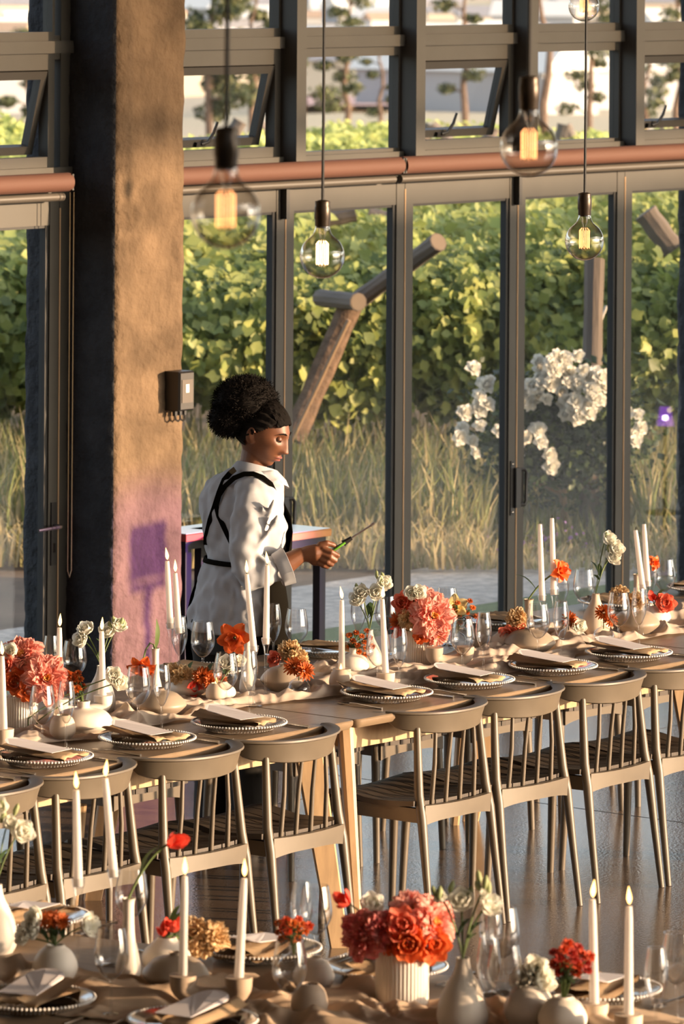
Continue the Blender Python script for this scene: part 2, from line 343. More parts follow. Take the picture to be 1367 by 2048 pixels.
# ---- folding doors, windows over them
SW = .062
def door(idx, a0, a1, handle=None, label=None):
    e = empty('door_%d' % idx, FR.copy()); struct(e, label=label or 'folding glass door leaf in a dark grey metal frame')
    f0, f1 = B-.065, B-.01; zt = 2.235
    for lo, hi in ((a0+.002, a0+SW), (a1-SW, a1-.002)):
        m = MB().box((lo, f0, .012), (hi, f1, zt)); m.build('stile', M_FRAME, parent=e, smooth=False)
    MB().box((a0+SW, f0+.003, zt-.112), (a1-SW, f1, zt)).build('top_rail', M_FRAME, parent=e, smooth=False)
    MB().box((a0+SW, f0+.003, .012), (a1-SW, f1, .10)).build('bottom_rail', M_FRAME, parent=e, smooth=False)
    g = MB(); t = .012
    x0, x1, z0, z1 = a0+SW, a1-SW, .10, zt-.112
    g.box((x0, f0+.012, z0), (x0+t, f1-.012, z1)); g.box((x1-t*1.6, f0+.008, z0), (x1, f1-.012, z1)); g.box((x0, f0+.012, z0), (x1, f1-.012, z0+t)); g.box((x0, f0+.012, z1-t), (x1, f1-.012, z1))
    g.build('glazing_bead', M_GASKET, parent=e, smooth=False)
    MB().box((x0+.002, B-.042, z0+.002), (x1-.002, B-.036, z1-.002)).build('pane', M_PANE, parent=e, smooth=False)
    s = MB().box((a1-.0035, f0-.003, .02), (a1+.0035, f0+.012, zt-.04)); s.build('brush_seal', M_SEAL, parent=e, smooth=False)
    if handle == 'bow':
        h = MB(); zc = .735; hb = f0
        h.box((a1-.048, hb-.006, zc-.13), (a1-.026, hb, zc+.13)); hp = h.build('handle_plate', M_BLACK, parent=e, smooth=False)
        MB().box((a1-.026, hb-.022, zc-.095), (a1+.012, hb, zc+.095)).build('lock_case', M_BLACK, parent=hp, smooth=False)
        MB().tube([(a1+.012, hb-.012, zc-.085), (a1+.045, hb-.016, zc-.085), (a1+.06, hb-.016, zc-.07), (a1+.06, hb-.016, zc+.07), (a1+.045, hb-.016, zc+.085), (a1+.012, hb-.012, zc+.085)], .0085, 8).build('bow_handle', M_BLACK, parent=hp)
        for q in (-.115, .115): MB().ball((a1-.037, hb-.007, zc+q), .006, 8, 6).build('screw', M_STEEL, parent=hp)
    if handle == 'lever':
        zc = .83; hb = f0
        hp = MB().box((a1-.048, hb-.008, zc-.17), (a1-.016, hb, zc+.10)).build('handle_plate', M_BLACK, parent=e, smooth=False)
        MB().tube([(a1-.032, hb, zc), (a1-.032, hb-.05, zc), (a1-.045, hb-.058, zc), (a1-.19, hb-.06, zc-.004)], [.009,.009,.009,.007], 8).build('lever', M_BLACK, parent=hp)
        MB().box((a1-.038, hb-.012, zc-.115), (a1-.026, hb-.008, zc-.075)).build('keyhole', M_STEEL, parent=hp, smooth=False)
    return e
VR = [3.772, 4.646, 5.521, 6.395, 7.269, 8.06]
VL = [-.38, .495, 1.37, 2.245, 3.12]
hl = {1: 'bow', 3: 'bow'}
dl = ['dark framed glass door leaf right of the pillar, behind the woman', 'glass door leaf with the leaning log seen through it', 'glass door leaf between the lit bulb and the rose bush', 'glass door leaf with the white rose bush seen through it', 'glass door leaf at the right edge with a purple lamp reflection']
for i in range(5): door(i+1, VR[i], VR[i+1], 'bow' if i in (0, 2) else None, dl[i])
for i in range(4): door(i+6, VL[i], VL[i+1], 'lever' if i == 3 else None, ['glass door leaf far left outside the view', 'second glass door leaf left of the pillar', 'third glass door leaf left of the pillar', 'glass door leaf with black lever handle left of the pillar'][i])
tn = 0
def trim(m, label=None):
    global tn; tn += 1
    o = m.build('trim_%d' % tn, M_FRAME, mw=FR, smooth=False); struct(o, label=label); return o
for lo, hi in ((VR[0]-.15, VR[-1]+.11), (-3.2, VL[-1]+.07)):
    trim(MB().box((lo, B-.075, 2.24), (hi, B+.02, 2.345)).box((lo, B-.085, 2.345), (hi, B+.02, 2.372)), 'steel head rail over the doors')
    trim(MB().box((lo, B-.085, 2.862), (hi, B+.02, 2.915)).box((lo, B-.06, 2.835), (hi, B+.02, 2.862)).box((lo, B-.06, 2.915), (hi, B+.02, 2.938)), 'transom bar between the two window tiers')
    trim(MB().box((lo, B-.085, 3.66), (hi, B+.02, 3.72)), 'top rail of the upper windows')
    trim(MB().box((lo, B-.07, 0), (hi, B+.02, .012)), 'door threshold')
trim(MB().box((3.62, B-.065, 0), (VR[0], B, 3.7)), 'jamb strip between pillar and doors'); trim(MB().box((VL[-1], B-.065, 0), (3.19, B, 3.7)), 'dark jamb left of the pillar')
for a in VR[1:5] + VL[1:4]:
    trim(MB().box((a-.034, B-.155, 2.35), (a+.034, B+.01, 3.66)), 'proud vertical mullion of the upper windows')
wn = 0
def window(a0, a1, z0, z1, awning=False, label=None):
    global wn; wn += 1
    e = empty('window_%d' % wn, FR.copy()); struct(e, label=label)
    f0, f1 = B-.06, B-.005; m = .034; x0, x1 = a0+m, a1-m
    if not awning:
        g = MB(); t = .016
        for bx in (((x0,f0,z0),(x0+t,f1,z1)), ((x1-t,f0,z0),(x1,f1,z1)), ((x0+t,f0,z0),(x1-t,f1,z0+t)), ((x0+t,f0,z1-t),(x1-t,f1,z1))): g.box(*bx)
        g.build('glazing_bead', M_FRAME, parent=e, smooth=False)
        MB().box((x0+t, B-.03, z0+t), (x1-t, B-.024, z1-t)).build('pane', M_PANE, parent=e, smooth=False)
        return
    t = .05
    for nm, lo, hi in (('side_frame',(x0,f0,z0),(x0+.03,f1,z1)), ('side_frame',(x1-.04,f0,z0),(x1,f1,z1)), ('sill_frame',(x0+.03,f0,z0),(x1-.04,f1,z0+.045)), ('head_frame',(x0+.03,f0,z1-.045),(x1-.04,f1,z1))):
        MB().box(lo, hi).build(nm, M_FRAME, parent=e, smooth=False)
    s0, s1, h = x0+.032, x1-.042, z1-z0-.092
    sash = empty('sash', Matrix.Translation((0, B-.04, z1-.046)) @ Matrix.Rotation(math.radians(14), 4, 'X'), e)
    w_ = .036
    g = MB(); dk = M_GASKET
    for bx in (((s0,-.02,-h),(s0+w_,.02,0)), ((s1-w_,-.02,-h),(s1,.02,0)), ((s0+w_,-.02,-h),(s1-w_,.02,-h+w_)), ((s0+w_,-.02,-w_),(s1-w_,.02,0))): g.box(*bx)
    g.build('sash_frame', mat('sash_paint', (.05,.045,.038), .5), parent=sash, smooth=False)
    MB().box((s0+w_, -.004, -h+w_), (s1-w_, .002, -w_)).build('pane', M_PANE, parent=sash, smooth=False)
    c = (s0+s1)/2 - .06
    MB().box((c-.03, -.036, -h+.006), (c+.03, -.02, -h+.026)).build('catch', M_BLACK, parent=sash, smooth=False)
    MB().tube([(c, -.036, -h+.02), (c+.03, -.045, -h+.03), (c+.055, -.05, -h+.075), (c+.065, -.05, -h+.125)], [.008,.008,.0075,.006], 8).build('lever', M_BLACK, parent=sash)
    MB().tube([(x1-.05, B-.03, z1-.12), (x1-.046, B+.03, z1-.22), (x1-.05, B+.05, z1-.30)], .006, 6).build('stay_arm', M_BLACK, parent=e)
names_r = ['tilted-open top window right of the pillar', 'fixed upper window beside the tilted one, behind a bulb cord', 'tilted-open top window in the middle of the glass wall', 'fixed upper window behind the hanging bulbs', 'tilted-open top window at the right edge']
for i in range(5): window(VR[i], VR[i+1], 2.372, 2.835, i in (0, 2, 4), names_r[i]); window(VR[i], VR[i+1], 2.938, 3.66, False, 'high fixed window pane above ' + names_r[i].split(',')[0])
for i in range(4): window(VL[i], VL[i+1], 2.372, 2.835, i == 3, ['far left upper window', 'upper window second from left', 'upper window third from left', 'tilted-open top window left of the pillar'][i]); window(VL[i], VL[i+1], 2.938, 3.66, False, 'high fixed window left of the pillar, number %s from the pillar' % ['four', 'three', 'two', 'one'][i])
# ---- roller blinds rolled up over the doors
def blind(a0, a1, label, chain=True):
    e = empty('roller_blind', FR.copy()); tag(e, label, 'roller blind')
    c = (B-.155, 2.312); r = .041
    MB().tube([(a0, c[0], c[1]), (a1, c[0], c[1])], r, 24).build('fabric_roll', M_BLIND, parent=e)
    MB().tube([(a0+.012, c[0]+.02, c[1]-.064), (a1-.012, c[0]+.02, c[1]-.064)], .018, 12).build('bottom_bar', M_BAR, parent=e)
    for a in (a0-.006, a1-.004): MB().box((a, c[0]-.03, c[1]-.035), (a+.01, c[0]+.10, c[1]+.035)).build('bracket', M_BLACK, parent=e, smooth=False)
    if chain:
        pts = [(a1-.012 + (.012 if k else -.012), c[0]-.035, 0) for k in (0, 1)]
        lo = .62
        path = [(pts[0][0], pts[0][1], 2.27), (pts[0][0], pts[0][1], lo+.03), (a1-.012, pts[0][1], lo), (pts[1][0], pts[1][1], lo+.03), (pts[1][0], pts[1][1], 2.27)]
        MB().tube(path, .0022, 5).build('bead_chain', mat('chain', (.16,.12,.07), .4, metal=.6), parent=e)
blind(3.65, 5.36, 'rolled-up copper brown blind between pillar and middle mullion', False)
blind(5.38, 7.96, 'long rolled-up copper brown blind right of the blind joint', False)
blind(-.4, 3.07, 'rolled-up copper brown blind left of the pillar with bead chain')
for a in (4.646, 6.395):
    o = MB().box((a-.034, B-.10, 2.09), (a-.012, B-.066, 2.235)).build('door_stop', M_BLACK, mw=FR, smooth=False); tag(o, 'black top bolt bar on the mullion %s' % ('beside the unlit bulb right of the pillar' if a < 5 else 'below the blind near the rose bush door'), 'bolt')
# ---- electrical box on the pillar
e = empty('junction_box', FR @ Matrix.Translation((3.556, B-.335, 1.40))); tag(e, 'black electrical box with white sticker on the pillar edge', 'electrical box')
m = MB(); m.loft([[(-.05,0,-.085),(.05,0,-.085),(.05,0,.085),(-.05,0,.085)], [(-.05,-.075,-.085),(.05,-.075,-.085),(.05,-.075,.085),(-.05,-.075,.085)], [(-.043,-.085,-.078),(.043,-.085,-.078),(.043,-.085,.078),(-.043,-.085,.078)]]); m.build('housing', M_BLACK, parent=e, smooth=False)
MB().box((-.036,-.088,-.05),(.036,-.084,.05)).build('cover', mat('brown_cover', (.075,.058,.045), .5), parent=e, smooth=False)
MB().box((-.014,-.09,-.006),(.008,-.0875,.03)).build('sticker', mat('sticker', (.75,.73,.7), .6), parent=e, smooth=False)
for q in (-.028, .004, .034): MB().lathe([(.011,-.022),(.011,0)], 8, (q,-.04,-.085)).build('cable_gland', M_BLACK, parent=e, smooth=False)
for q in (-.028, .004): MB().tube([(q,-.04,-.10),(q+.004,-.042,-.125),(q+.016,-.044,-.132),(q+.03,-.044,-.125),(q+.032,-.04,-.10)], .0045, 6).build('cable', M_BLACK, parent=e)
# ================================================================== outdoors
def ground_strip(name, b0, b1, z0, z1, m, label, a0=-14, a1=34, kind='structure'):
    na, nb = 60, max(2, int((b1-b0)/.25)); V = []; Fc = []
    for j in range(nb+1):
        for i in range(na+1):
            a = a0+(a1-a0)*i/na; b = b0+(b1-b0)*j/nb
            V.append((a, b, z0+(z1-z0)*j/nb + (.015*vnoise(a*1.3, b*1.3, 3) if 0 < j < nb else 0)))
    for j in range(nb):
        for i in range(na): k = j*(na+1)+i; Fc.append((k, k+1, k+na+2, k+na+1))
    o = MB().add(V, Fc).build(name, m, mw=FR, angle=80); struct(o, kind, label); return o
ground_strip('lawn_ground', B+.08, 5.25, -.03, -.03, M_LAWN, 'narrow strip of short lawn outside the doors')
ground_strip('gravel_path', 5.25, 6.35, -.03, -.02, M_GRAVEL, 'pale gravel path between lawn and tall grass')
ground_strip('meadow_ground', 6.35, 40, -.02, .0, M_SOIL, 'brown soil under the grass and the vines', -20, 70)
# ---- land falling away to the plain, seen over the vines (profile: distance, height)
prof = [(45,-.3),(70,-.7),(110,-1.6),(150,-2.6),(260,-5.4),(400,-8.9),(620,-13.4),(850,-17.6),(1200,-22),(1600,-26),(2200,-29),(3000,-30),(4200,60),(6000,420)]
V = []; Fc = []; nx = 24
for d, z in prof:
    for i in range(nx+1):
        x = (-1+2*i/nx)*max(40, d*.35); V.append((x, d, z + .004*d*vnoise(x/d*14, d*.002, 1)*(0 if d < 100 else 1)))
for j in range(len(prof)-1):
    for i in range(nx): k = j*(nx+1)+i; Fc.append((k, k+1, k+nx+2, k+nx+1))
M_PLAIN = mat('dry_plain', (.55,.40,.27), .95, col2=(.36,.33,.20), vs=.012, stretch=(1,.35,1))
struct(MB().add(V, Fc).build('valley_ground', M_PLAIN, angle=80), label='dry tan plain and hills beyond the vineyard')
# pale water / bare ground shining in the middle distance
def patch(name, x0, x1, y0, y1, d0, d1, m, label):
    p = [at_d(x0, y1, d0), at_d(x1, y1, d0), at_d(x1, y0, d1), at_d(x0, y0, d1)]
    o = MB().add([v+Vector((0,0,.25)) for v in p], [(0,1,2,3)]).build(name, m, smooth=False); struct(o, label=label)
M_PALE = mat('pale_ground', (.58,.50,.46), .8); M_PINK = mat('pink_field', (.50,.31,.27), .9); M_TANF = mat('tan_field', (.62,.45,.30), .9)
patch('pale_field_ground', 560, 1300, 168, 246, 250, 430, M_PALE, 'pale grey flat ground beyond the trees')
patch('pink_field_ground', 560, 790, 200, 222, 230, 300, M_PINK, 'dusky pink field behind the left trees')
patch('tan_field_ground', -100, 1500, 118, 165, 440, 800, M_TANF, 'tan field across the plain')
# ---- far houses of the town, softly out of focus
wallm = [mat('far_wall_%s' % k, c, .8) for k, c in (('white', (.75,.70,.64)), ('cream', (.66,.55,.42)), ('grey', (.42,.40,.40)))]
roofm = [mat('far_roof_%s' % k, c, .8) for k, c in (('tan', (.48,.32,.21)), ('slate', (.30,.28,.28)), ('white', (.70,.66,.60)))]
hm = []
for k in range(6):
    w_, dp, hh, rr = 12+3*(k % 3), 9, 4+1.2*(k % 2), 2.2+(k % 3)*.6
    b_ = MB().box((-w_/2,-dp/2,0),(w_/2,dp/2,hh)).mesh('house_wall', wallm[k % 3], False)
    r_ = MB().add([(-w_/2-.5,-dp/2-.5,hh),(w_/2+.5,-dp/2-.5,hh),(w_/2+.5,dp/2+.5,hh),(-w_/2-.5,dp/2+.5,hh),(-w_/2-.5,0,hh+rr),(w_/2+.5,0,hh+rr)], [(0,1,5,4),(2,3,4,5),(0,4,3),(1,2,5),(0,3,2,1)]).mesh('house_roof', roofm[k % 3], False)
    hm.append((b_, r_))
def plain_z(d):
    for (d0, z0), (d1, z1) in zip(prof, prof[1:]):
        if d0 <= d <= d1: return z0+(z1-z0)*(d-d0)/(d1-d0)
    return 0
rh = random.Random(5)
HS = []
for k in range(110):
    px = rh.uniform(-20, 1390); py = rh.choice([rh.uniform(2, 62), rh.uniform(2, 62), rh.uniform(62, 120), rh.uniform(150, 225)])
    # distance at which the plain is seen at this height in the picture
    d = 200
    while d < 2900 and at_d(px, py, d).z > plain_z(d): d *= 1.02
    p = at_d(px, py, d); p.z = plain_z(d)-.3
    if any((p-q).length < 26 for q in HS): continue
    HS.append(p)
    e = empty('far_house', MW(p, rh.uniform(-.6, .6), min(1.25, .42 + d/1700) * rh.uniform(.7, 1.1)))
    kh = rh.randrange(6); b_, r_ = hm[kh]
    tag(e, 'tiny blurred %s house of the town on the plain' % ('white-walled', 'cream-walled', 'grey-walled')[kh % 3], 'house', 'houses of the far town')
    put('house_wall', b_, e); put('house_roof', r_, e)
# ---- trees between vineyard and plain
M_PINE = [mat('pine_%s' % k, c, .7, var=.2, vs=1, trans=.25) for k, c in (('dark', (.05,.065,.028)), ('olive', (.12,.135,.05)), ('light', (.20,.19,.08)))]
def tree(px, py_base, py_top, d, wpx, label, clumps, bare=.25, seed=1, name='pine_tree', ph=2):
    r = random.Random(seed); base = at_d(px, py_base, d); top = at_d(px, py_top, d); h = top.z-base.z; wid = wpx*d/F
    e = empty(name, MW(base)); tag(e, label, 'tree', 'trees beyond the vineyard')
    path = [(0,0,-.5)] + [((vnoise(k*1.3, seed)*.04*h), 0, h*k/7) for k in range(1, 8)]
    MB().tube(path, [h*.022*(1.15-k/8) for k in range(8)], 7).build('trunk', M_BARK, parent=e)
    br = MB(); P = []; Nn = []
    for k in range(clumps):
        t = bare + (1-bare)*(k+.5)/clumps; ang = r.uniform(0, 6.28); L = wid*.5*r.uniform(.35, 1)*(1.15-.55*t)
        c = Vector((math.cos(ang)*L, math.sin(ang)*L*.8, h*t))
        br.tube([(path[min(7,int(t*7))][0], 0, h*t-.12*h*.3), tuple(c*.6+Vector((0,0,h*t*.4))), tuple(c)], [h*.008, h*.006, h*.003], 5)
        rad = wid*r.uniform(.13, .24)
        n = 150; q = RNG.normal(size=(n, 3)); q /= np.linalg.norm(q, axis=1)[:, None]
        P.append(np.array(c) + q*rad*(RNG.random((n,1))**.45)*np.array([1.15, 1.15, .62])); Nn.append(q)
    br.build('branches', M_BARK, parent=e)
    P = np.concatenate(P); Nn = np.concatenate(Nn)
    me = scatter('foliage', LF4_V, LF4_F, P, face_rot(Nn, .7), RNG.uniform(.5, 1.1, len(P))*wid*.10, M_PINE, 3)
    tag(put('foliage', me, e), kind='stuff')
tree(60, 262, 62, 120, 150, 'dark bushy tree left of the pillar behind the vines', 9, .15, 3)
tree(420, 268, -60, 110, 190, 'dense dark pine right of the pillar behind the tilted window', 16, .1, 4)
tree(505, 262, -40, 125, 150, 'pine with tan gaps next to the dense pine by the pillar', 12, .2, 11)
tree(610, 258, 70, 105, 130, 'low dark tree behind the fixed upper window', 8, .1, 5)
tree(690, 258, -30, 112, 120, 'tall pine with hanging clumps left of the middle mullion', 10, .25, 6)
tree(757, 258, 60, 118, 90, 'bushy tree just left of the middle mullion', 7, .1, 7)
tree(812, 262, -150, 100, 70, 'bare pole-like trunk at the left of the middle tilted window', 4, .8, 8)
tree(930, 262, -60, 108, 130, 'clumpy pine seen through the middle tilted window', 9, .22, 9)
tree(1085, 262, -130, 98, 70, 'straight bare brown trunk behind the large hanging bulb', 4, .85, 10)
tree(1178, 258, -40, 115, 110, 'tall dark cypress-like tree behind the thin bulb cord', 12, .1, 12)
tree(1290, 262, 40, 118, 130, 'rounded dark tree at the right edge', 9, .1, 13)
tree(1350, 262, -60, 108, 120, 'tall dark tree cut by the right edge', 11, .15, 14)
# ---- vineyard: front vines one by one, further rows as rows
def canopy_points(n, x0, x1, d0, d1, z0, z1, sd):
    """points on the bumpy skin of a vine hedge: rounded section between d0..d1, z0..z1"""
    x = RNG.uniform(x0, x1, n); t = RNG.uniform(-.42, 1.08, n)*math.pi*.62   # 0 = facing the house, up over the top
    cd, cz, rd, rz = (d0+d1)/2, (z0+z1)/2, (d1-d0)/2, (z1-z0)/2
    bump = np.array([vnoise(a*2.2, b*1.6, sd) for a, b in zip(x, t)])*.22 + RNG.normal(size=n)*.09
    nd, nz = -np.cos(t), np.sin(t)
    P = np.stack([x, cd+nd*rd*(1+bump), cz+nz*rz*(1+bump)], 1); Nn = np.stack([np.zeros(n), nd, nz], 1); return P, Nn
lm_leaf = MB().add(LEAF_V, LEAF_F).mesh('leaf', M_VINE[0], False); lm_leaf2 = MB().add(LEAF_V, LEAF_F).mesh('leaf', M_VINE[1], False)
nv = 7; xs = np.linspace(-4.0, 4.2, nv+1)
vl = ['far left grapevine outside the view', 'leafy grapevine seen left of the pillar', 'sunlit grapevine with reddish trunk beside the woman\'s hair bun', 'shaded grapevine behind the leaning log', 'dark shaded grapevine in the middle door leaf', 'grapevine behind the white rose bush', 'sunlit grapevine at the right edge']
for k in range(nv):
    xc = (xs[k]+xs[k+1])/2; d0 = 31.2 + .25*math.sin(k*2.1)
    e = empty('grapevine', MW((xc, d0+.75, 0))); tag(e, vl[k], 'grapevine', 'front vines outside the doors')
    P, Nn = canopy_points(4600, xs[k]-.15, xs[k+1]+.15, d0, d0+1.6, .40, 1.34, k)
    P -= np.array([xc, d0+.75, 0])
    me = scatter('foliage', LEAF_V, LEAF_F, P, face_rot(Nn*.6+np.array([.65,-.55,.25]), .5), RNG.uniform(.055, .11, len(P)), M_VINE, 3)
    tag(put('foliage', me, e), kind='stuff')
    P, Nn = canopy_points(42, xs[k], xs[k+1], d0-.07, d0+1.6, .42, 1.36, k)
    rot = face_rot(Nn*.5+np.array([.6,-.7,.25]), .35)
    for i in range(42):
        M3 = Matrix(rot[i].tolist()).to_4x4(); p = Vector(P[i])-Vector((xc, d0+.75, 0))
        put('leaf', lm_leaf if i % 3 else lm_leaf2, e, Matrix.Translation(p) @ M3 @ Matrix.Scale(random.uniform(.10, .14), 4))
    tr = MB(); px_ = random.uniform(-.3, .3)
    tr.tube([(px_, -.55, -.05), (px_+.03, -.5, .25), (px_-.05, -.42, .5), (px_+.02, -.3, .72), (px_+.25, -.1, 1.0)], [.05,.042,.04,.035,.02], 8)
    tr.tube([(px_-.03, -.42, .5), (px_-.12, -.4, .68), (px_-.2, -.3, .85), (px_-.35, -.1, 1.0)], [.032,.03,.025,.012], 7)
    tr.build('trunk', M_BARK, parent=e)
rows = [(33.0, .5, 1.5), (35.2, .55, 1.42), (37.6, .55, 1.50), (40.2, .55, 1.42), (43.2, .5, 1.40), (46.6, .5, 1.36), (50.5, .4, 1.28), (55, .3, 1.2)]
for k, (d, z0, z1) in enumerate(rows):
    hw = d*.083+1.4
    P, Nn = canopy_points(int(9000 + 500*k), -hw, hw, d, d+2.2+.12*k, z0, z1, 20+k)
    P[:, 2] += np.array([.12*vnoise(x*.8, k*3.1) for x in P[:, 0]])
    me = scatter('vineyard_row', LF4_V, LF4_F, P, face_rot(Nn*.6+np.array([.6,-.45,.35]), .5), RNG.uniform(.075, .14, len(P)), M_VINE[:2], 2)
    o = put('vineyard_row', me); tag(o, ['second', 'third', 'fourth', 'fifth', 'sixth', 'seventh', 'eighth', 'farthest'][k] + ' row of sunlit green vines counted from the house', 'vine row', 'rows of vines behind the front ones', 'stuff')
# ---- posts and props of the trellis
def log(p0, p1, r, label, name='wooden_post', cut=True, m=M_POST):
    p0, p1 = Vector(p0), Vector(p1); L = (p1-p0).length; e = empty(name, ALIGN(p0, p1-p0)); tag(e, label, 'post')
    b = MB(); b.tube([(0,0,L*i/6) for i in range(7)], [r*(1+.05*math.sin(i*2.3)) for i in range(7)], 10); b.build('shaft', m, parent=e)
    if cut: MB().lathe([(0.001,L+.001),(r*.93,L+.002),(r*.93,L-.01)], 10, cap0=False, cap1=False).build('cut_end', mat('cut_wood', (.22,.165,.12), .9), parent=e)
log(at_d(700, 612, 30.9), at_d(876, 484, 30.2), .055, 'thick leaning log rising out of the vines')
log(at_d(640, 596, 31.0), at_d(716, 604, 30.5), .052, 'short grey log lying across the leaning log')
log(at_d(585, 880, 30.7), at_d(700, 612, 30.9), .07, 'dark tilted prop post under the leaning log', cut=False, m=M_BARK)
log(at_d(572, 905, 30.3), at_d(697, 640, 30.2), .012, 'thin straight stake beside the dark prop', 'wooden_stake', False, mat('stake', (.34,.22,.13), .8))
log(at_z(1186, 1105, 0)+Vector((0,.6,-.05)), at_d(1188, 520, 29.9), .058, 'upright round post behind the rose bush')
log(at_d(1040, 1062, 30.0), at_d(1212, 612, 30.4), .009, 'thin pale wire stay beside the rose bush', 'wire_stay', False, mat('wire', (.45,.42,.38), .5))
for k, (x0, y0, x1, y1, d, r) in enumerate([(1345,500,1290,425,33,.075), (640,440,710,425,34,.06), (735,430,770,440,36,.06), (455,555,495,590,33,.05), (835,290,862,252,52,.07), (862,250,905,290,52,.06), (455,285,480,242,50,.07), (1118,300,1130,250,52,.08), (1150,300,1128,252,52,.07), (1300,290,1330,250,54,.07), (1245,255,1275,290,50,.06), (520,250,545,285,56,.07), (970,285,988,255,54,.07)]):
    log(at_d(x0, y0, d), at_d(x1, y1, d), r, ['cut log end sticking out of the vines near the right edge', 'dark log between leaves above the lit bulb', 'second dark log just right of the log above the lit bulb', 'small dark log among leaves left of the lit bulb', 'left half of a crossed prop in the middle tilted window', 'right half of a crossed prop in the middle tilted window', 'pale prop end behind the tilted window by the pillar', 'left leg of the grey prop pair behind the thin cord', 'right leg of the grey prop pair behind the thin cord', 'right-edge prop end above the blind', 'small prop end right of the thin cord mullion', 'prop end near the first mullion by the pillar', 'reddish prop end in the gap of the middle tilted window'][k])
# ---- tall grass, dry fringe
def blades(n, xr, dr, hr, mats, lean=.25, w=.008):
    x = RNG.uniform(*xr, n); d = RNG.uniform(*dr, n); h = RNG.uniform(*hr, n)*RNG.uniform(.6, 1.1, n)
    h = np.where((np.abs(x-1.25) < .42) & (d < 29.75), h*.38, h)
    ang = RNG.uniform(0, 6.28, n); ln = h*RNG.uniform(.05, lean*2, n); dx, dy = np.cos(ang)*ln, np.sin(ang)*ln
    wx, wy = np.cos(ang+1.57)*w, np.sin(ang+1.57)*w; z = np.zeros(n)
    V = np.stack([np.stack([x-wx, d-wy, z], 1), np.stack([x+wx, d+wy, z], 1), np.stack([x+dx*.35+wx*.8, d+dy*.35+wy*.8, h*.6], 1), np.stack([x+dx*.35-wx*.8, d+dy*.35-wy*.8, h*.6], 1), np.stack([x+dx, d+dy, h], 1)], 1).reshape(-1, 3)
    k = np.arange(n)*5
    Fa = np.concatenate([np.stack([k, k+1, k+2], 1), np.stack([k, k+2, k+3], 1), np.stack([k+3, k+2, k+4], 1)])
    mi = np.tile(RNG.integers(0, len(mats), n), 3)
    return big_mesh('grass', V, Fa, mats, False, mi)
G = M_GRASS
tag(put('tall_grass', blades(26000, (-4.5, 4.5), (28.7, 32.4), (.26, .58), [G[0], G[1], G[1], G[2]], .3)), 'tall green and straw grass growing in front of the vines', 'grass', kind='stuff')
tag(put('short_grass', blades(9000, (-4.2, 4.2), (27.9, 28.9), (.06, .26), [G[1], G[2], G[2]], .5)), 'short dry grass fringe along the gravel path', 'grass', kind='stuff')
# ---- rose bush
rb = at_z(1125, 1085, 0)+Vector((0, .12, 0)); e = empty('rose_bush', MW(rb)); tag(e, 'rose bush with white blooms outside the right doors', 'rose bush')
rd = rb.y
def rel(px, py, dd=0): return at_d(px, py, rd+dd)-rb
m = MB(); m.tube([(0,0,-.05), rel(1126,1040), rel(1124,985)], [.03,.026,.024], 8)
for q in ((1030,960),(1050,880),(1180,880),(1215,800),(1110,860),(1090,760)): m.tube([rel(1124,990), (rel(1124,990)+rel(*q))/2+Vector((0,0,.02)), rel(*q, random.uniform(-.15,.15))], [.014,.01,.005], 6)
m.build('canes', mat('rose_cane', (.30,.20,.12), .8), parent=e)
cl = [(960,780,16),(935,825,18),(950,880,12),(1030,790,34),(1050,800,30),(1090,740,34),(1110,730,30),(1130,760,24),(1170,770,24),(1185,790,22),(1140,830,26),(1165,825,20),(1035,895,14),(1100,935,6),(1250,830,14),(1262,860,14),(1030,860,12),(1075,850,10),(1195,760,16)]
P = []
for k in range(5200):
    x, y = random.gauss(1125, 72), random.gauss(868, 56)
    P.append(tuple(rel(x, y, random.uniform(-.22, .3))))
P = np.array(P)
me = scatter('foliage', LF4_V, LF4_F, P, rand_rot(len(P)), RNG.uniform(.04, .075, len(P)), [mat('rose_leaf', (.035,.058,.022), .5, trans=.2), mat('rose_leaf', (.035,.058,.022)), mat('rose_leaf_light', (.10,.14,.045), .5, trans=.3)], 3); tag(put('foliage', me, e), kind='stuff')
def petal_bloom(rings, mats, name='bloom', cup=.6, size=1.0, seed=0, sub=4, ruffle=.06, th=0):
    """layered petals; rings = [(count, radius, open angle deg, length, width, mat index)]"""
    r = random.Random(seed); m = MB()
    for cnt, rad, op, ln, wd, mi in rings:
        m.mi = mi
        for k in range(cnt):
            a = 2*math.pi*(k+r.uniform(-.25, .25))/cnt + rad*9; o_ = math.radians(op+r.uniform(-9, 9)); L = ln*r.uniform(.85, 1.12)
            V = []; nu, nv_ = 6, 5
            for i in range(nv_+1):
                t = i/nv_; bend = o_*(.35+.65*t) if cup > 0 else o_
                # profile along the petal: starts steep (cupped) and opens
                s = L*t; rr = rad + s*math.sin(o_*(1-cup*(1-t))); zz = s*math.cos(o_*(1-cup*(1-t)))
                ww = wd*math.sin(math.pi*(.12+.80*t))**.75*(1 if t < .99 else .8)
                for j in range(nu+1):
                    q = j/nu*2-1; ruf = ruffle*L*(t**2)*math.sin(q*5+k*2.1+i)
                    dz = .22*wd*(q*q)*(1 if op < 100 else -1)
                    ax, ay = rr - abs(q)*0 - dz*math.cos(o_)*.6, q*ww*.5
                    V.append((size*(ax*math.cos(a)-ay*math.sin(a)), size*(ax*math.sin(a)+ay*math.cos(a)), size*(zz+dz*.5*math.sin(o_)+ruf - (.06*L*(1-abs(q)) if i == nv_ and r.random() < .5 else 0))))
            Fc = [(i*(nu+1)+j, i*(nu+1)+j+1, (i+1)*(nu+1)+j+1, (i+1)*(nu+1)+j) for i in range(nv_) for j in range(nu)]
            m.add(V, Fc)
    m.mi = 0 if not any(m.m) else 1
    return m.mesh(name, mats, True, None)
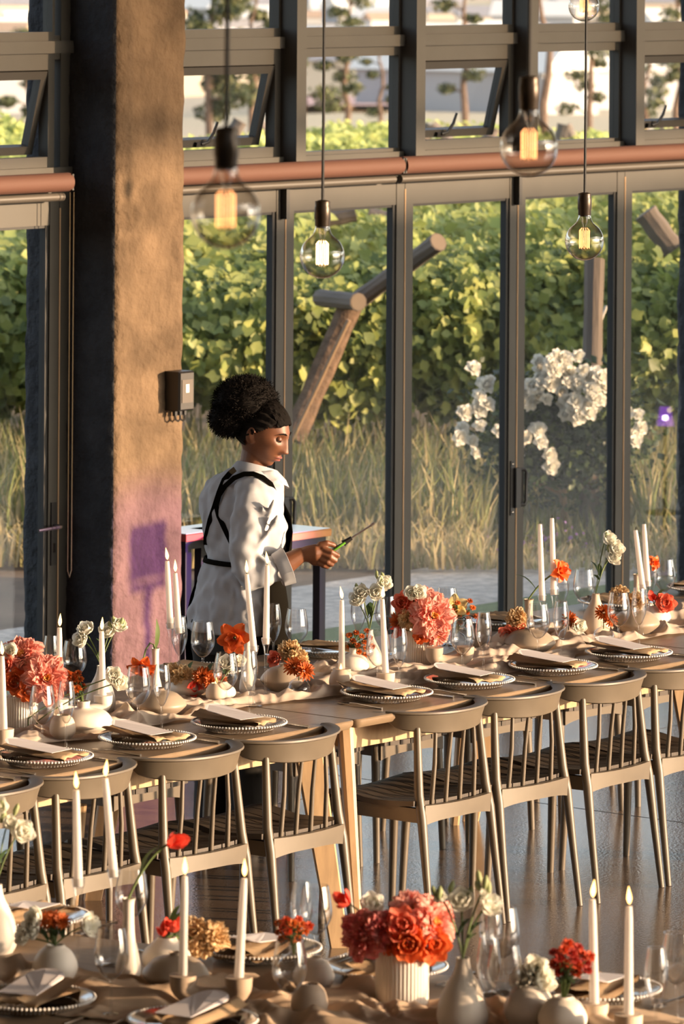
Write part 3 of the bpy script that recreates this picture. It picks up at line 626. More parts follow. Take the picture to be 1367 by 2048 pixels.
ME_ROSE = [petal_bloom([(4,.003,12,.03,.03,0),(5,.007,42,.034,.036,0),(6,.009,72,.036,.038,0)], [M_ROSE], size=1, seed=s) for s in (1, 2)]
for x, y, n in cl:
    for k in range(max(1, int(n/2.6))):
        q = rel(x+random.gauss(0, 15), y+random.gauss(0, 14), random.uniform(-.38, -.22))
        put('rose_bloom', ME_ROSE[k % 2], e, ALIGN(q, Vector((random.uniform(.1,1.1), -1, random.uniform(-.1,.8))), random.uniform(.9, 1.35)))
# purple wild flowers at its foot
fl = []
for k in range(90): fl.append(tuple(at_d(random.gauss(1100, 55), random.gauss(1085, 26), 28.5+random.uniform(-.15,.3))))
P = np.array(fl)
tag(put('wild_flowers', scatter('wild_flowers', LF4_V, LF4_F, P, rand_rot(len(P)), RNG.uniform(.02, .035, len(P)), mat('purple_petal', (.30,.16,.40), .6, trans=.3))), 'scattered small purple wild flowers under the rose bush', 'wild flowers', kind='stuff')
# ================================================================== tables and chairs
def slab(m, a0, a1, b0, b1, z0, z1, r=.03, ch=.014):
    """table top: rounded corners in plan, chamfered under edge"""
    def ring(z, ins):
        out = []
        for (cx, cy, s) in ((a1-r, b0+r, -90), (a1-r, b1-r, 0), (a0+r, b1-r, 90), (a0+r, b0+r, 180)):
            for k in range(5):
                t = math.radians(s+90*k/4); out.append((cx+(r-ins)*math.cos(t), cy+(r-ins)*math.sin(t), z))
        return out
    m.loft([ring(z0, ch), ring(z0+ch, .001), ring(z1-.004, 0), ring(z1, .004)])
TW = 1.25
def long_table(a0, a1, label):
    e = empty('dining_table', FR @ Matrix.Translation((a0, 0, 0))); tag(e, label, 'table', 'oak tables of the long row'); L = a1-a0
    m = MB(); slab(m, .0015, L-.0015, 0, TW, ZT-.03, ZT); m.build('tabletop', M_TABLE, parent=e, angle=40)
    MB().box((.14, .13, ZT-.125), (L-.14, .155, ZT-.03)).build('apron', M_TABLEG, parent=e, smooth=False)
    MB().box((.14, TW-.155, ZT-.125), (L-.14, TW-.13, ZT-.03)).build('apron', M_TABLEG, parent=e, smooth=False)
    for q in (.14, L-.165): MB().box((q, .155, ZT-.125), (q+.025, TW-.155, ZT-.03)).build('apron', M_TABLEG, parent=e, smooth=False)
    for sa in (0, 1):
        for sb in (0, 1):
            ta, tb = (.105, .14); fa, fb = (.05, .03)
            def P(a, b, z): return (a if not sa else L-a, b if not sb else TW-b, z)
            w, t = .044, .021
            rings = []
            for (a, b, z, k) in ((ta, tb, ZT-.03, 1.15), (fa, fb, 0, .72)):
                # wide face turned to the diagonal
                d1 = Vector((1, 1, 0)).normalized()*w*k; d2 = Vector((1, -1, 0)).normalized()*t*k
                c = Vector((a, b, z)); rings.append([P(*(c+q)) for q in (d1*.86+d2, d1+d2*.5, d1-d2*.5, d1*.86-d2, -d1*.86-d2, -d1-d2*.5, -d1+d2*.5, -d1*.86+d2)])
            q = MB(); q.loft(rings)
            q.build('leg', M_TABLEG, parent=e, smooth=False)
    return e
long_table(-2.21, 0, 'left oak table of the long row, under the pink peonies by the pillar')
long_table(0, 2.17, 'oak table of the long row in the middle of the picture')
long_table(2.17, 4.1, 'far right oak table of the long row, mostly cut by the frame')
# ---- chair (local: x along the table, y towards the table, origin on the floor)
def rail_mesh():
    m = MB(); rings = []; n = 22
    for i in range(n+1):
        s = i/n*2-1; ang = s*1.02
        x = .232*math.sin(ang*1.16)/math.sin(1.02*1.16); y = -.235 + .135*(abs(s)**2.2)
        tx, ty = .24*math.cos(ang), .5*abs(s)**1.3*(1 if s > 0 else -1)*.42
        L = math.hypot(tx, ty); nx, ny = ty/L, -tx/L                   # outward normal
        e_ = max(0, (abs(s)-.86)/.14); hh = .080*(1-.30*abs(s)**2) * (1-.35*e_*e_); zt = .757+.006*abs(s)**2
        th = .019*(1-.25*e_)
        fl = .016                                                       # top leans outwards
        pts = [(-.2*th, -hh), (.45*th, -hh*.94), (.55*th+fl*.35, -hh*.5), (.62*th+fl*.8, -.010), (.9*th+fl, -.006), (.8*th+fl, 0), (-.1*th, 0), (-.62*th, -.006), (-.5*th, -hh*.6), (-.5*th, -hh*.96)]
        rings.append([(x+nx*o_, y+ny*o_, zt+z) for o_, z in pts])
    m.loft(rings); return m.mesh('back_rail', M_CHAIR, True, 40)
def seat_meshes():
    out = []; n = 7
    for k in range(n):
        x0, x1 = -.218+.436*k/n+.003, -.218+.436*(k+1)/n-.003; rings = []
        for i in range(11):
            y = -.205+.435*i/10; t = i/10
            def zz(x): return .452 + .012*(abs(x)/.22)**2 - .011*math.sin(math.pi*min(1, t*1.15)) - .03*max(0, t-.86)/.14*.5 + .013*math.sin(math.pi*max(0, min(1, (t-.45)/.5)))
            cut = .03*max(0, (t-.9)/.1)
            xa, xb = x0, x1
            if k == 0: xa = x0+cut
            if k == n-1: xb = x1-cut
            rings.append([(xa, y, zz(xa)-.018), (xb, y, zz(xb)-.018), (xb, y, zz(xb)), (xa, y, zz(xa))])
        m = MB(); m.loft(rings); out.append(m.mesh('seat_slat', M_SEAT_SHADED, True, 30))
    return out
ME_RAIL = rail_mesh(); ME_SLAT = seat_meshes()
def leg_m(pts, rad): return MB().tube(pts, rad, 12).mesh('leg', M_CHAIR, True, 50)
def mirror(pts): return [(-x, y, z) for x, y, z in pts]
RL = [(.200, -.275, 0), (.195, -.245, .22), (.190, -.222, .40), (.186, -.205, .48), (.172, -.185, .705)]
FL = [(.196, .205, 0), (.190, .195, .25), (.182, .185, .45)]
ME_LEG = [leg_m(RL, [.0105,.0135,.017,.0165,.0125]), leg_m(mirror(RL), [.0105,.0135,.017,.0165,.0125]), leg_m(FL, [.012,.015,.0175]), leg_m(mirror(FL), [.012,.015,.0175])]
ME_SPIN = []
for k in range(4):
    t = (k-1.5)/1.5; ME_SPIN.append(MB().tube([(.118*t, -.206, .44), (.112*t, -.215, .58), (.105*t, -.238+.025*abs(t), .705)], [.0085,.0078,.0062], 8).mesh('spindle', M_CHAIR, True, 60))
def frame_mesh(back):
    m = MB(); rings = []; n = 14; y = -.222 if back else .198
    for i in range(n+1):
        s = i/n*2-1; x = .185*s; dz = .050+.016*abs(s)**3; z1 = .443+.004*s*s if back else .438
        yy = y - (.012*(1-s*s) if back else -.004)
        rings.append([(x, yy-.011, z1-dz), (x, yy+.011, z1-dz), (x, yy+.011, z1), (x, yy-.011, z1)])
    m.loft(rings); return m.mesh('seat_rail', M_CHAIR, True, 40)
def side_mesh(sg):
    m = MB(); x = sg*.188; m.box((x-.011, -.215, .388), (x+.011, .195, .436)); return m.mesh('seat_rail', M_CHAIR, False)
ME_FR = [frame_mesh(True), frame_mesh(False), side_mesh(1), side_mesh(-1)]
def chair(a, b, rz, label, back=True, group='chairs on the near side of the long table', cat='chair', name='dining_chair'):
    e = empty(name, FR @ MW((a, b, 0), rz)); tag(e, label, cat, group)
    for me in ME_SLAT: put('seat_slat', me, e)
    for me in ME_FR: put('seat_rail', me, e)
    if back:
        for me in ME_LEG: put('leg', me, e)
        for me in ME_SPIN: put('spindle', me, e)
        put('back_rail', ME_RAIL, e)
    else:
        for me in ME_LEG[2:]: put('leg', me, e)
        for me in ME_LEG[2:]: put('leg', me, e, Matrix.Scale(-1, 4, Vector((0, 1, 0))))
CB = .135
for k, (a, lab) in enumerate([(-1.80, 'taupe spindle-back chair at the left edge, half cut by the frame'), (-1.345, 'taupe spindle-back chair second from the left, behind the two tall candle flames'), (-.84, 'taupe spindle-back chair third from the left, behind the red tulip'), (-.355, 'taupe spindle-back chair just left of the table joint and splayed oak leg'), (.475, 'taupe spindle-back chair just right of the table joint'), (.925, 'taupe spindle-back chair fifth along, second right of the table joint'), (1.385, 'taupe spindle-back chair second from the right edge'), (1.835, 'taupe spindle-back chair cut by the right edge')]):
    chair(a-.035, CB+.015*math.sin(k*1.7), .03*math.sin(k*2.3), lab)
for k, (a, lab) in enumerate([(-1.78, 'taupe slatted seat without visible back, far side, leftmost'), (-1.32, 'taupe slatted seat on the far side, under the table second from left'), (-.82, 'taupe slatted seat on the far side, seen through the spindles left of the joint'), (.0, 'taupe slatted seat on the far side behind the splayed oak leg'), (.98, 'taupe slatted seat on the far side with bars of shadow, right of the joint'), (1.47, 'taupe slatted seat on the far side, behind the second chair right of the joint'), (2.02, 'taupe slatted seat on the far side near the far oak leg'), (2.6, 'taupe slatted seat on the far side, third from the right edge'), (3.1, 'taupe slatted seat on the far side, near the right edge')]):
    chair(a, 1.13, math.pi, lab, False, 'seats tucked under the far side of the long table', 'stool', 'dining_stool')
# ---- foreground table, turned the other way
P3a, P3b = at_z(271, 1884, ZT), at_z(1299, 1994, ZT)
X3 = (P3b-P3a); X3.z = 0; X3.normalize(); Y3 = Vector((-X3.y, X3.x, 0))     # x to the right along the far edge, y away from the camera
O3 = Vector((P3a.x, P3a.y, 0))
FR3 = Matrix(((X3.x, Y3.x, 0, O3.x), (X3.y, Y3.y, 0, O3.y), (0, 0, 1, 0), (0, 0, 0, 1)))
e = empty('dining_table', FR3.copy()); tag(e, 'oak table in the foreground with a tan gauze runner', 'table')
m = MB(); slab(m, -2.2, 2.6, -TW, 0, ZT-.03, ZT); m.build('tabletop', M_TABLE, parent=e, angle=40)
for q in (-.155, -TW+.13): MB().box((-2.0, q, ZT-.125), (2.4, q+.025, ZT-.03)).build('apron', M_TABLEG, parent=e, smooth=False)
for a in (-2.05, 2.45):
    for b in (-.1, -TW+.1): MB().tube([(a, b, 0), (a, b, ZT-.03)], [.03, .042], 8).build('leg', M_TABLEG, parent=e, smooth=False)
# ---- metal framed tables and a chair at the window behind the woman
zb = .76
def bar_table(px, py, TL, label, edge, TD=.6, ab=None):
    c1 = at_z(px, py, zb); ca, cb = ab or toab(c1)
    e = empty('console_table', FR @ Matrix.Translation((ca, cb, 0))); tag(e, label, 'table')
    m = MB(); slab(m, -TL, 0, 0, TD, zb-.034, zb-.002, .006, .002); m.build('tabletop', edge, parent=e, smooth=False)
    MB().box((-TL+.006, .006, zb-.002), (-.006, TD-.006, zb)).build('top_surface', mat('pale_top', (.55,.52,.49), .18), parent=e, smooth=False)
    for a in (-TL+.02, -.06):
        for b in (.02, TD-.06): MB().box((a, b, 0), (a+.04, b+.04, zb-.034)).build('leg', M_BLKMET, parent=e, smooth=False)
    for b in (.02, TD-.06): MB().box((-TL+.06, b, zb-.072), (-.06, b+.04, zb-.035)).build('frame_bar', M_BLKMET, parent=e, smooth=False)
    for a in (-TL+.02, -.06): MB().box((a, .06, zb-.072), (a+.04, TD-.06, zb-.035)).build('frame_bar', M_BLKMET, parent=e, smooth=False)
    return c1
c1 = bar_table(664, 1056, .44, 'black metal framed table with orange oak edge just right of the woman', mat('orange_oak', (.62,.29,.095), .45, var=.12, stretch=(1,9,1)), .46)
bar_table(425, 1053, .44, 'black metal framed table with red edge between pillar and woman', mat('red_edge', (.42,.07,.04), .5), .22, (4.13, 3.915))
c2 = at_d(440, 1090, 21.3); e = empty('bar_chair', MW((c2.x, c2.y, 0), math.radians(-110))); tag(e, 'chair with pale back panel half hidden behind the woman', 'chair')
hz = c2.z
m = MB(); rings = []
for i in range(9):
    s = i/8*2-1; rings.append([(s*.19, .03*s*s-.008, hz-.10), (s*.19, .03*s*s+.008, hz-.10), (s*.19, .03*s*s+.02, hz+.10), (s*.19, .03*s*s+.004, hz+.10)])
m.loft(rings); m.build('back_panel', mat('pale_ply', (.50,.38,.26), .6), parent=e)
for sx in (-.17, .17):
    MB().tube([(sx, -.03, 0), (sx, .0, .5), (sx, .035, hz+.09)], .013, 8).build('leg', M_BLKMET, parent=e)
    MB().tube([(sx, .40, 0), (sx, .37, .46)], .013, 8).build('leg', M_BLKMET, parent=e)
m = MB(); slab(m, -.2, .2, -.02, .40, .455, .48, .04, .004); m.build('seat', mat('pale_ply', (.5,.38,.26), .6), parent=e)
# ================================================================== table dressing
def runner(name, frame, L0, L1, wid, cen, m, label, seed, amp=.03):
    """loosely crumpled gauze: winding folds at three scales, bunched sideways so that the ridges roll over"""
    n, k = int((L1-L0)/.0068), 96; nz = npnoise
    x = (L0+(L1-L0)*np.arange(n+1)/n)[:, None]; t = (np.arange(k+1)/k*2-1)[None, :]
    c = cen + .05*nz(x*.9, seed) + .02*nz(x*3, seed+4)
    e0 = wid/2*(1+.26*nz(x*2.6, seed+9)+.13*nz(x*8, seed+2)); e1 = wid/2*(1+.26*nz(x*2.4, seed+19)+.13*nz(x*7, seed+12))
    y = c + np.where(t > 0, t*e1, t*e0); X = x + 0*y
    wx = .11*nz(X*2.7, y*2.7, seed)+.05*nz(X*6.5, y*6.5, seed+1); wy = .11*nz(X*2.7+7, y*2.7, seed+3)+.05*nz(X*6.5+3, y*6.5, seed+5)
    def fold(ph, p): return (1-np.abs(np.sin(ph*.5)))**p
    p1 = (y+wy*1.3)*46+(X+wx)*9; p2 = (y+wx*1.2)*26-(X+wy)*33+seed; p3 = (y+wy*1.5)*85+(X+wx*1.5)*52; p4 = (y-wx)*120-(X+wy)*75
    l1 = .5+.6*nz(X*2.3, y*3, seed+8); l2 = np.clip(.35+.8*nz(X*3.1+4, y*3.4, seed+11), 0, 1); l3 = np.clip(.3+.9*nz(X*4.2, y*4, seed+13), 0, 1)
    f1, f2, f3, f4 = fold(p1, .85), fold(p2, .9), fold(p3, .9), fold(p4, 1)
    puff = np.clip(nz(X*4.6, y*5.2, seed+21), 0, 1)**.7
    h = amp*(f1*np.clip(l1, .1, 1) + .85*f2*l2 + .42*f3*l3 + .16*f4 + .75*puff)
    ed = np.clip((1-np.abs(t))*6, 0, 1); h = h*(.22+.78*ed)
    press = np.ones_like(h); inv = frame.inverted()
    for fx, fy, fr in FEET:
        lp_ = inv @ Vector((fx, fy, 0)); dd = np.sqrt((X-lp_.x)**2+(y-lp_.y)**2); q_ = np.clip((dd-fr*.9)/.055, 0, 1); press = np.minimum(press, q_*q_*(3-2*q_))
    h = h*(.06+.94*press)+.003
    dy = .016*np.sin(p1)*f1*np.clip(l1, 0, 1)+.007*np.sin(p3)*f3*l3; dx = .014*np.sin(p2)*f2*l2
    V_ = np.stack([X+dx, y+dy, ZT+np.maximum(.0025, h)], 2).reshape(-1, 3)
    q = (np.arange(n)[:, None]*(k+1)+np.arange(k)[None, :]).ravel()
    me = big_mesh(name, V_, np.stack([q, q+k+1, q+k+2, q+1], 1), m, True); o = put(name, me, None, frame.copy()); tag(o, label, 'table runner'); return o
FEET = []                                            # footprints the cloth is pressed flat under
# ---- glassware
def thin_lathe(outer, th, seg=28):
    inner = [(max(.0004, r-th), z) for r, z in outer[::-1]]
    return outer, inner
def goblet(name, stem_pts, bowl, th=.0011, seg=30):
    m = MB(); prof = stem_pts + bowl; inn = [(max(.0005, r-th), z+(th if i == 0 else 0)) for i, (r, z) in enumerate(bowl[1:])][::-1]
    m.lathe(prof + inn, seg, cap0=True, cap1=True); return m.mesh(name, M_GLASS, True, 60)
def smooth_prof(pts, n=5):
    out = []
    for i in range(len(pts)-1):
        p0 = pts[max(0,i-1)]; p1 = pts[i]; p2 = pts[i+1]; p3 = pts[min(len(pts)-1,i+2)]
        for k in range(n):
            t = k/n; out.append(tuple(.5*((2*p1[d])+(-p0[d]+p2[d])*t+(2*p0[d]-5*p1[d]+4*p2[d]-p3[d])*t*t+(-p0[d]+3*p1[d]-3*p2[d]+p3[d])*t**3) for d in (0, 1)))
    out.append(pts[-1]); return [(max(.0004, r), z) for r, z in out]
FOOT = [(.034,0),(.034,.0015),(.02,.004),(.006,.007),(.0042,.015),(.0036,.06),(.004,.083)]
ME_WINE = goblet('glass_body', FOOT, smooth_prof([(.005,.086),(.02,.096),(.036,.118),(.0425,.142),(.0395,.175),(.0325,.213)], 4))
ME_FLUTE = goblet('glass_body', FOOT[:-1]+[(.0038,.088)], smooth_prof([(.0045,.09),(.013,.102),(.0245,.132),(.0285,.158),(.0265,.19),(.0205,.226)], 4))
def glassware(kind, px, py, label, z=ZT, s=1.0, group=None):
    p = at_z(px, py, z); FEET.append((p.x, p.y, .022)); o = put('wine_glass' if kind == 'w' else 'champagne_flute', ME_WINE if kind == 'w' else ME_FLUTE, None, MW(p, random.uniform(0, 6), s))
    tag(o, label, 'glass', group or 'glasses on the tables'); return o
# (px of stem foot, row)
NG = [(84,1503,132,1503,'at the left edge in front of the peonies'), (276,1463,323,1467,'in front of the tall white bud vase with the drooping tulip'), (451,1432,498,1436,'in front of the two candlesticks left of the table joint'), (755,1383,798,1386,'in front of the low white candle bowl'), (924,1357,966,1352,'just right of the ribbed pot with peonies'), (1075,1325,1121,1328,'below the tall orange tulip'), (1236,1300,1277,1299,'right of the large bottle vase')]
for x0, y0, x1, y1, wds in NG:
    glassware('w', x0, y0, 'round-bowled wine glass ' + wds); glassware('f', x1, y1, 'slim champagne flute ' + wds)
for x, y, k, wds in [(101,1403,'f','far-side flute half hidden by a candle at the dark door'), (148,1405,'w','far-side wine glass before the dark pillar side'), (358,1362,'f','far-side flute behind the left pair of tall candles'), (405,1364,'w','far-side wine glass before the woman\'s trousers'), (546,1334,'f','far-side flute right of the tall candle pair'), (592,1336,'w','far-side wine glass below the woman\'s cuff'), (716,1312,'f','far-side flute behind the white lisianthus stems'), (772,1308,'w','far-side wine glass behind the right candle of the bowl'), (893,1290,'w','far-side wine glass behind the yellow and rust flowers'), (1122,1255,'f','far-side flute right of the tall orange tulip'), (1167,1250,'w','far-side wine glass left of the large bottle vase'), (1300,1230,'f','far-side flute behind the right candle pair'), (1328,1228,'w','far-side wine glass at the right edge')]:
    glassware(k, x, y, wds)
for x, y, k, wds in [(222,2030,'w','foreground wine glass standing before the thin glass candlesticks'), (262,1902,'w','foreground wine glass behind the single red tulip'), (578,2058,'w','foreground wine glass in the middle of the bottom edge'), (602,1940,'f','foreground flute behind the rusty flowers'), (630,1938,'w','foreground wine glass left of the pink peony'), (976,2062,'f','foreground flute beside the big bottle vase'), (1008,2066,'w','foreground wine glass right of the bottle vase, lower one'), (980,1990,'f','foreground flute behind the bottle vase'), (1004,1985,'w','foreground wine glass behind the white flower stems'), (1352,2040,'w','foreground wine glass at the right edge'), (1310,2085,'f','foreground flute at the right edge, lower')]:
    glassware(k, x, y, wds)
# ---- candles
def candle(base, L, lit, label, lean=(0,0), holder=None):
    e = empty('taper_candle', MW(base)); tag(e, label, 'candle')
    tip = Vector((lean[0], lean[1], L))
    m = MB(); n = 8; m.tube([tip*(k/n) for k in range(n)] + [tip*.995, tip], [.0122-.0035*k/n for k in range(n)] + [.0075, .0035], 14); m.build('wax', M_WAX, parent=e, angle=60)
    w_ = tip + Vector((.001, 0, .011)); MB().tube([tip, tip+Vector((.0005,0,.006)), w_], .0011, 5).build('wick', M_WICK, parent=e)
    if lit:
        fx = random.uniform(-.007, .004); f = MB()
        f.tube([w_+Vector((fx*q, 0, z)) for q, z in ((0,-.006),(.05,-.002),(.15,.006),(.4,.015),(.7,.026),(1,.036))], [.0012,.0042,.0066,.0056,.003,.0003], 10); f.build('flame', M_FLAME, parent=e)
    return e
ME_STICK = {}
def stick(px, py, h, label):
    """tall clear glass candlestick"""
    p = at_z(px, py, ZT); FEET.append((p.x, p.y, .02))
    prof = smooth_prof([(.031,0),(.030,.002),(.012,.006),(.0052,.014),(.0045,h*.4),(.0060,h*.72),(.0105,h*.86),(.0158,h*.95),(.0165,h)], 4) + [(.0135,h),(.0128,h-.022),(.0005,h-.024)]
    o = MB().lathe(prof, 20).build('candlestick', M_GLASS, None, angle=60, mw=MW(p)); tag(o, label, 'candlestick'); return p
def stick_candle(px, py, h, tx, ty, lit, wds):
    p = stick(px, py, h, 'clear glass candlestick ' + wds)
    b = p + Vector((0, 0, h-.020)); t = at_d(tx, ty, p.y); d = t-b
    candle(b, d.z, lit, ('lit' if lit else 'unlit') + ' taper candle, ' + wds, (d.x, 0))
stick_candle(340, 1362, .205, 334, 1122, True, 'left one of the pair beside the pillar')
stick_candle(357, 1366, .195, 350, 1146, True, 'right one of the pair beside the pillar')
stick_candle(507, 1412, .205, 493, 1148, True, 'front one before the woman\'s shirt')
stick_candle(531, 1392, .200, 534, 1130, True, 'rear one before the woman\'s apron')
stick_candle(1083, 1290, .185, 1079, 1048, False, 'left one of the unlit pair by the tulip')
stick_candle(1106, 1286, .200, 1103, 1036, False, 'right one of the unlit pair by the tulip')
stick_candle(1284, 1275, .200, 1270, 1060, False, 'left one of the unlit pair at the right edge')
stick_candle(1294, 1262, .190, 1287, 1048, False, 'right one of the unlit pair at the right edge')
stick_candle(155, 1968, .265, 152, 1580, True, 'left tall one on the foreground table')
stick_candle(226, 1930, .245, 210, 1556, True, 'right tall one on the foreground table')
# ---- U-shaped ceramic twin candle holders
def u_holder(p0, p1, hz, m, label, r=.031):
    """p0, p1: world points of the two cup rims"""
    c = (p0+p1)/2; half = (p1-p0)/2; e = put('candle_holder', None) if False else None
    mb = MB(); path = []; rad = []
    dirv = half.normalized(); L = half.length; n = 18
    for i in range(n+1):
        t = math.pi*i/n; x = -math.cos(t); z = math.sin(t)
        q = (abs(x)**.8)*(1 if x > 0 else -1)
        path.append(dirv*(L*q) + Vector((0, 0, -hz*z**.8 + (.0))))
        rad.append(r*(1-.28*math.sin(t)))
    path[0].z = .0; path[-1].z = .0
    path = [path[0]+Vector((0,0,.022))] + [p+Vector((0,0,0)) for p in path] + [path[-1]+Vector((0,0,.022))]
    rad = [r*1.04] + rad + [r*1.04]
    z0 = min(p.z for p in path)-r*.72
    mb.tube(path, rad, 20)
    for q_ in (-.8, -.3, .3, .8): FEET.append((c.x+half.x*q_, c.y+half.y*q_, r))
    base = Vector((c.x, c.y, ZT+.002)); o = mb.build('candle_holder', m, None, angle=50, mw=MW(base, 0) @ Matrix.Translation((0,0,-z0)))
    tag(o, label, 'candle holder'); top = base.z - z0 + .022
    return [Vector((c.x+s*half.x, c.y+s*half.y, top)) for s in (-1, 1)]
def u_set(x0, y0, x1, y1, m, wds, tops, lit, hz=.03, r=.031):
    zc = ZT+.085
    a, b = at_z(x0, y0, zc), at_z(x1, y1, zc)
    tp = u_holder(a, b, hz, m, 'U-shaped ceramic twin candle holder ' + wds, r)
    for q, (tx, ty), nm in zip(tp, tops, ('left', 'right')):
        if tx is None: continue
        t = at_d(tx, ty, q.y); candle(q-Vector((0,0,.012)), t.z-q.z+.012, lit, ('lit' if lit else 'unlit') + ' taper candle, %s cup, twin holder %s' % (nm, wds), (t.x-q.x, 0))
u_set(683, 1332, 771, 1340, M_CERB, 'of beige clay left of the peony pot', ((683,1200),(764,1198)), True)
u_set(-60, 1448, 8, 1452, M_CERB, 'at the left edge of the long table', ((None,None),(4,1312)), True)
u_set(118, 1392, 206, 1385, M_CER, 'of pale clay behind the left bottle vase', ((119,1255),(203,1262)), True)
u_set(366, 1944, 477, 1948, M_TAUPE if False else mat('warm_clay', (.42,.32,.235), .6), 'of taupe clay on the foreground table', ((369,1752),(488,1756)), True, .03, .033)
u_set(1188, 2000, 1256, 2022, M_CERB, 'of beige clay at the bottom right', ((1184,1798),(1257,1812)), True, .03, .033)
u_set(868, 1290, 930, 1288, mat('warm_clay', (.42,.32,.235), .6), 'of taupe clay behind the peony pot, without candles', ((None,None),(None,None)), False)
# ---- ball tealight holders
def tealight(px, py, r, m, label, lit=True):
    p = at_z(px, py, ZT); FEET.append((p.x, p.y, r)); e = empty('tealight_holder', MW(p)); tag(e, label, 'tealight holder')
    MB().lathe(smooth_prof([(r*.5,.001),(r*.93,r*.45),(r,r*.9),(r*.84,r*1.5),(r*.52,r*1.86)], 5)+[(r*.48,r*1.86),(r*.46,r*1.6),(.001,r*1.58)], 24).build('bowl', m, parent=e, angle=50)
    MB().lathe([(r*.44,r*1.6),(r*.44,r*1.74),(.001,r*1.75)], 14).build('wax', M_WAX, parent=e); MB().tube([(0,0,r*1.7),(0,0,r*1.7+.01)], .001, 5).build('wick', M_WICK, parent=e)
    if lit: MB().tube([(0,0,r*1.75+z) for z in (0,.003,.008,.015,.024)], [.001,.004,.005,.003,.0003], 8).build('flame', M_FLAME, parent=e)
tealight(125, 1479, .043, M_CERB, 'round beige clay tealight ball at the foot of the squat vase', False)
tealight(681, 1382, .041, M_CERB, 'round beige clay tealight ball with a small flame')
tealight(618, 2036, .045, mat('warm_clay', (.42,.32,.235), .6), 'round taupe clay tealight ball on the foreground table', False)
tealight(432, 1405, .036, M_CERB, 'small clay tealight ball behind the wine glass left of the joint')
# ---- vases
def vase(name, px, py, prof, m, label, seg=32, rib=None, ang=55):
    p = at_z(px, py, ZT); FEET.append((p.x, p.y, max(q_[0] for q_ in prof)*.9)); pr = smooth_prof(prof, 5); rt, zt_ = pr[-1]
    pr = pr + [(rt*.82, zt_), (rt*.75, zt_-.02), (.001, zt_-.022)]
    o = MB().lathe(pr, seg, rib=rib).build(name, m, None, angle=ang, mw=MW(p)); tag(o, label, 'vase'); o['top'] = zt_
    del o['top']; return p + Vector((0, 0, zt_))
def sc(prof, s, sz=None): return [(r*s, z*(sz or s)) for r, z in prof]
BOTTLE = [(.040,.001),(.049,.02),(.050,.045),(.040,.085),(.020,.125),(.0135,.150),(.0135,.160)]
SQUAT = [(.045,.001),(.085,.022),(.092,.042),(.070,.072),(.024,.084),(.020,.095),(.022,.108)]
TAUPEV = [(.05,.001),(.085,.03),(.09,.048),(.06,.08),(.02,.092),(.018,.1)]
BUD = [(.026,.001),(.028,.02),(.022,.06),(.014,.10),(.012,.17),(.016,.185)]
ROUND = [(.030,.001),(.052,.03),(.056,.055),(.042,.085),(.026,.098),(.024,.103)]
LOW = [(.04,.001),(.062,.02),(.058,.045),(.03,.068),(.024,.075)]
GBULB = [(.030,.001),(.039,.012),(.041,.03),(.030,.052),(.011,.064),(.0095,.078),(.013,.086)]
V = {}
V['bottle_l'] = vase('bottle_vase', 201, 1426, BOTTLE, M_CER, 'white ceramic bottle vase holding lisianthus left of the pillar')
V['squat_l'] = vase('squat_vase', 166, 1466, sc(SQUAT, 1.06, .98), M_CER, 'wide squat white vase holding small rust flowers')
V['bud_l'] = vase('bud_vase', 310, 1407, sc(BUD, 1.0, 1.02), M_CER, 'slim white bud vase with a drooping orange tulip')
V['taupe_l'] = vase('squat_vase', 318, 1432, sc(TAUPEV, 1.0, .95), M_TAUPE, 'squat taupe vase behind the wine glass pair')
V['low_l'] = vase('round_vase', 376, 1392, LOW, M_CER, 'low white vase with buff carnations and a coral tulip')
V['low_r'] = vase('round_vase', 442, 1398, sc(LOW, .8), M_CER, 'small white vase behind the rust chrysanthemums')
V['glass_l'] = vase('glass_bud_vase', 415, 1396, GBULB, M_GLASS, 'clear glass bulb vase with two rust chrysanthemums, left of the candlesticks')
V['bud_m'] = vase('bud_vase', 494, 1385, sc(BUD, 1.0, 1.0), M_CER, 'slim white bud vase hidden behind the front candlestick')
V['taupe_m'] = vase('squat_vase', 566, 1382, sc(TAUPEV, .88, .95), M_TAUPE, 'squat taupe vase below the buff carnations')
V['low_m'] = vase('round_vase', 585, 1356, sc(LOW, .95, 1.2), M_CER, 'low white vase with buff carnations below the woman\'s arm')
V['glass_m'] = vase('glass_bud_vase', 597, 1393, GBULB, M_GLASS, 'clear glass bulb vase with two rust chrysanthemums, left of the tealight')
V['bottle_m'] = vase('bottle_vase', 738, 1345, sc(BOTTLE, .95), M_CER, 'white bottle vase with lisianthus behind the twin candles')
V['squat_m'] = vase('squat_vase', 705, 1350, sc(SQUAT, .62, .9), M_CER, 'small white vase with orange button flowers behind the twin candles')
RIB = lambda t, z: .022*math.cos(t*42)
def ribpot(px, py, r, h, label):
    p = at_z(px, py, ZT); FEET.append((p.x, p.y, r)); o = MB().lathe([(r*.97,.001),(r,.006),(r,h*.5),(r,h-.003),(r*.985,h),(r*.90,h),(r*.88,h-.03),(.001,h-.032)], 252, rib=lambda t, z: (.020*math.cos(t*42) if .004 < z < h-.001 else 0)).build('ribbed_pot', M_CER, None, angle=65, mw=MW(p)); tag(o, label, 'pot'); return p+Vector((0,0,h-.02))
V['pot_l'] = ribpot(42, 1463, .055, .118, 'ribbed white pot with peonies at the left edge')
V['pot_m'] = ribpot(838, 1330, .0555, .126, 'ribbed white pot with peonies in the middle of the long table')
V['glass_r0'] = vase('glass_bud_vase', 912, 1296, sc(GBULB, .95), M_GLASS, 'small clear vase with yellow and rust flowers behind the peony pot')
V['cone_r'] = vase('bottle_vase', 962, 1300, sc(BOTTLE, .85, .72), M_TAUPE, 'taupe conical vase right of the peony pot')
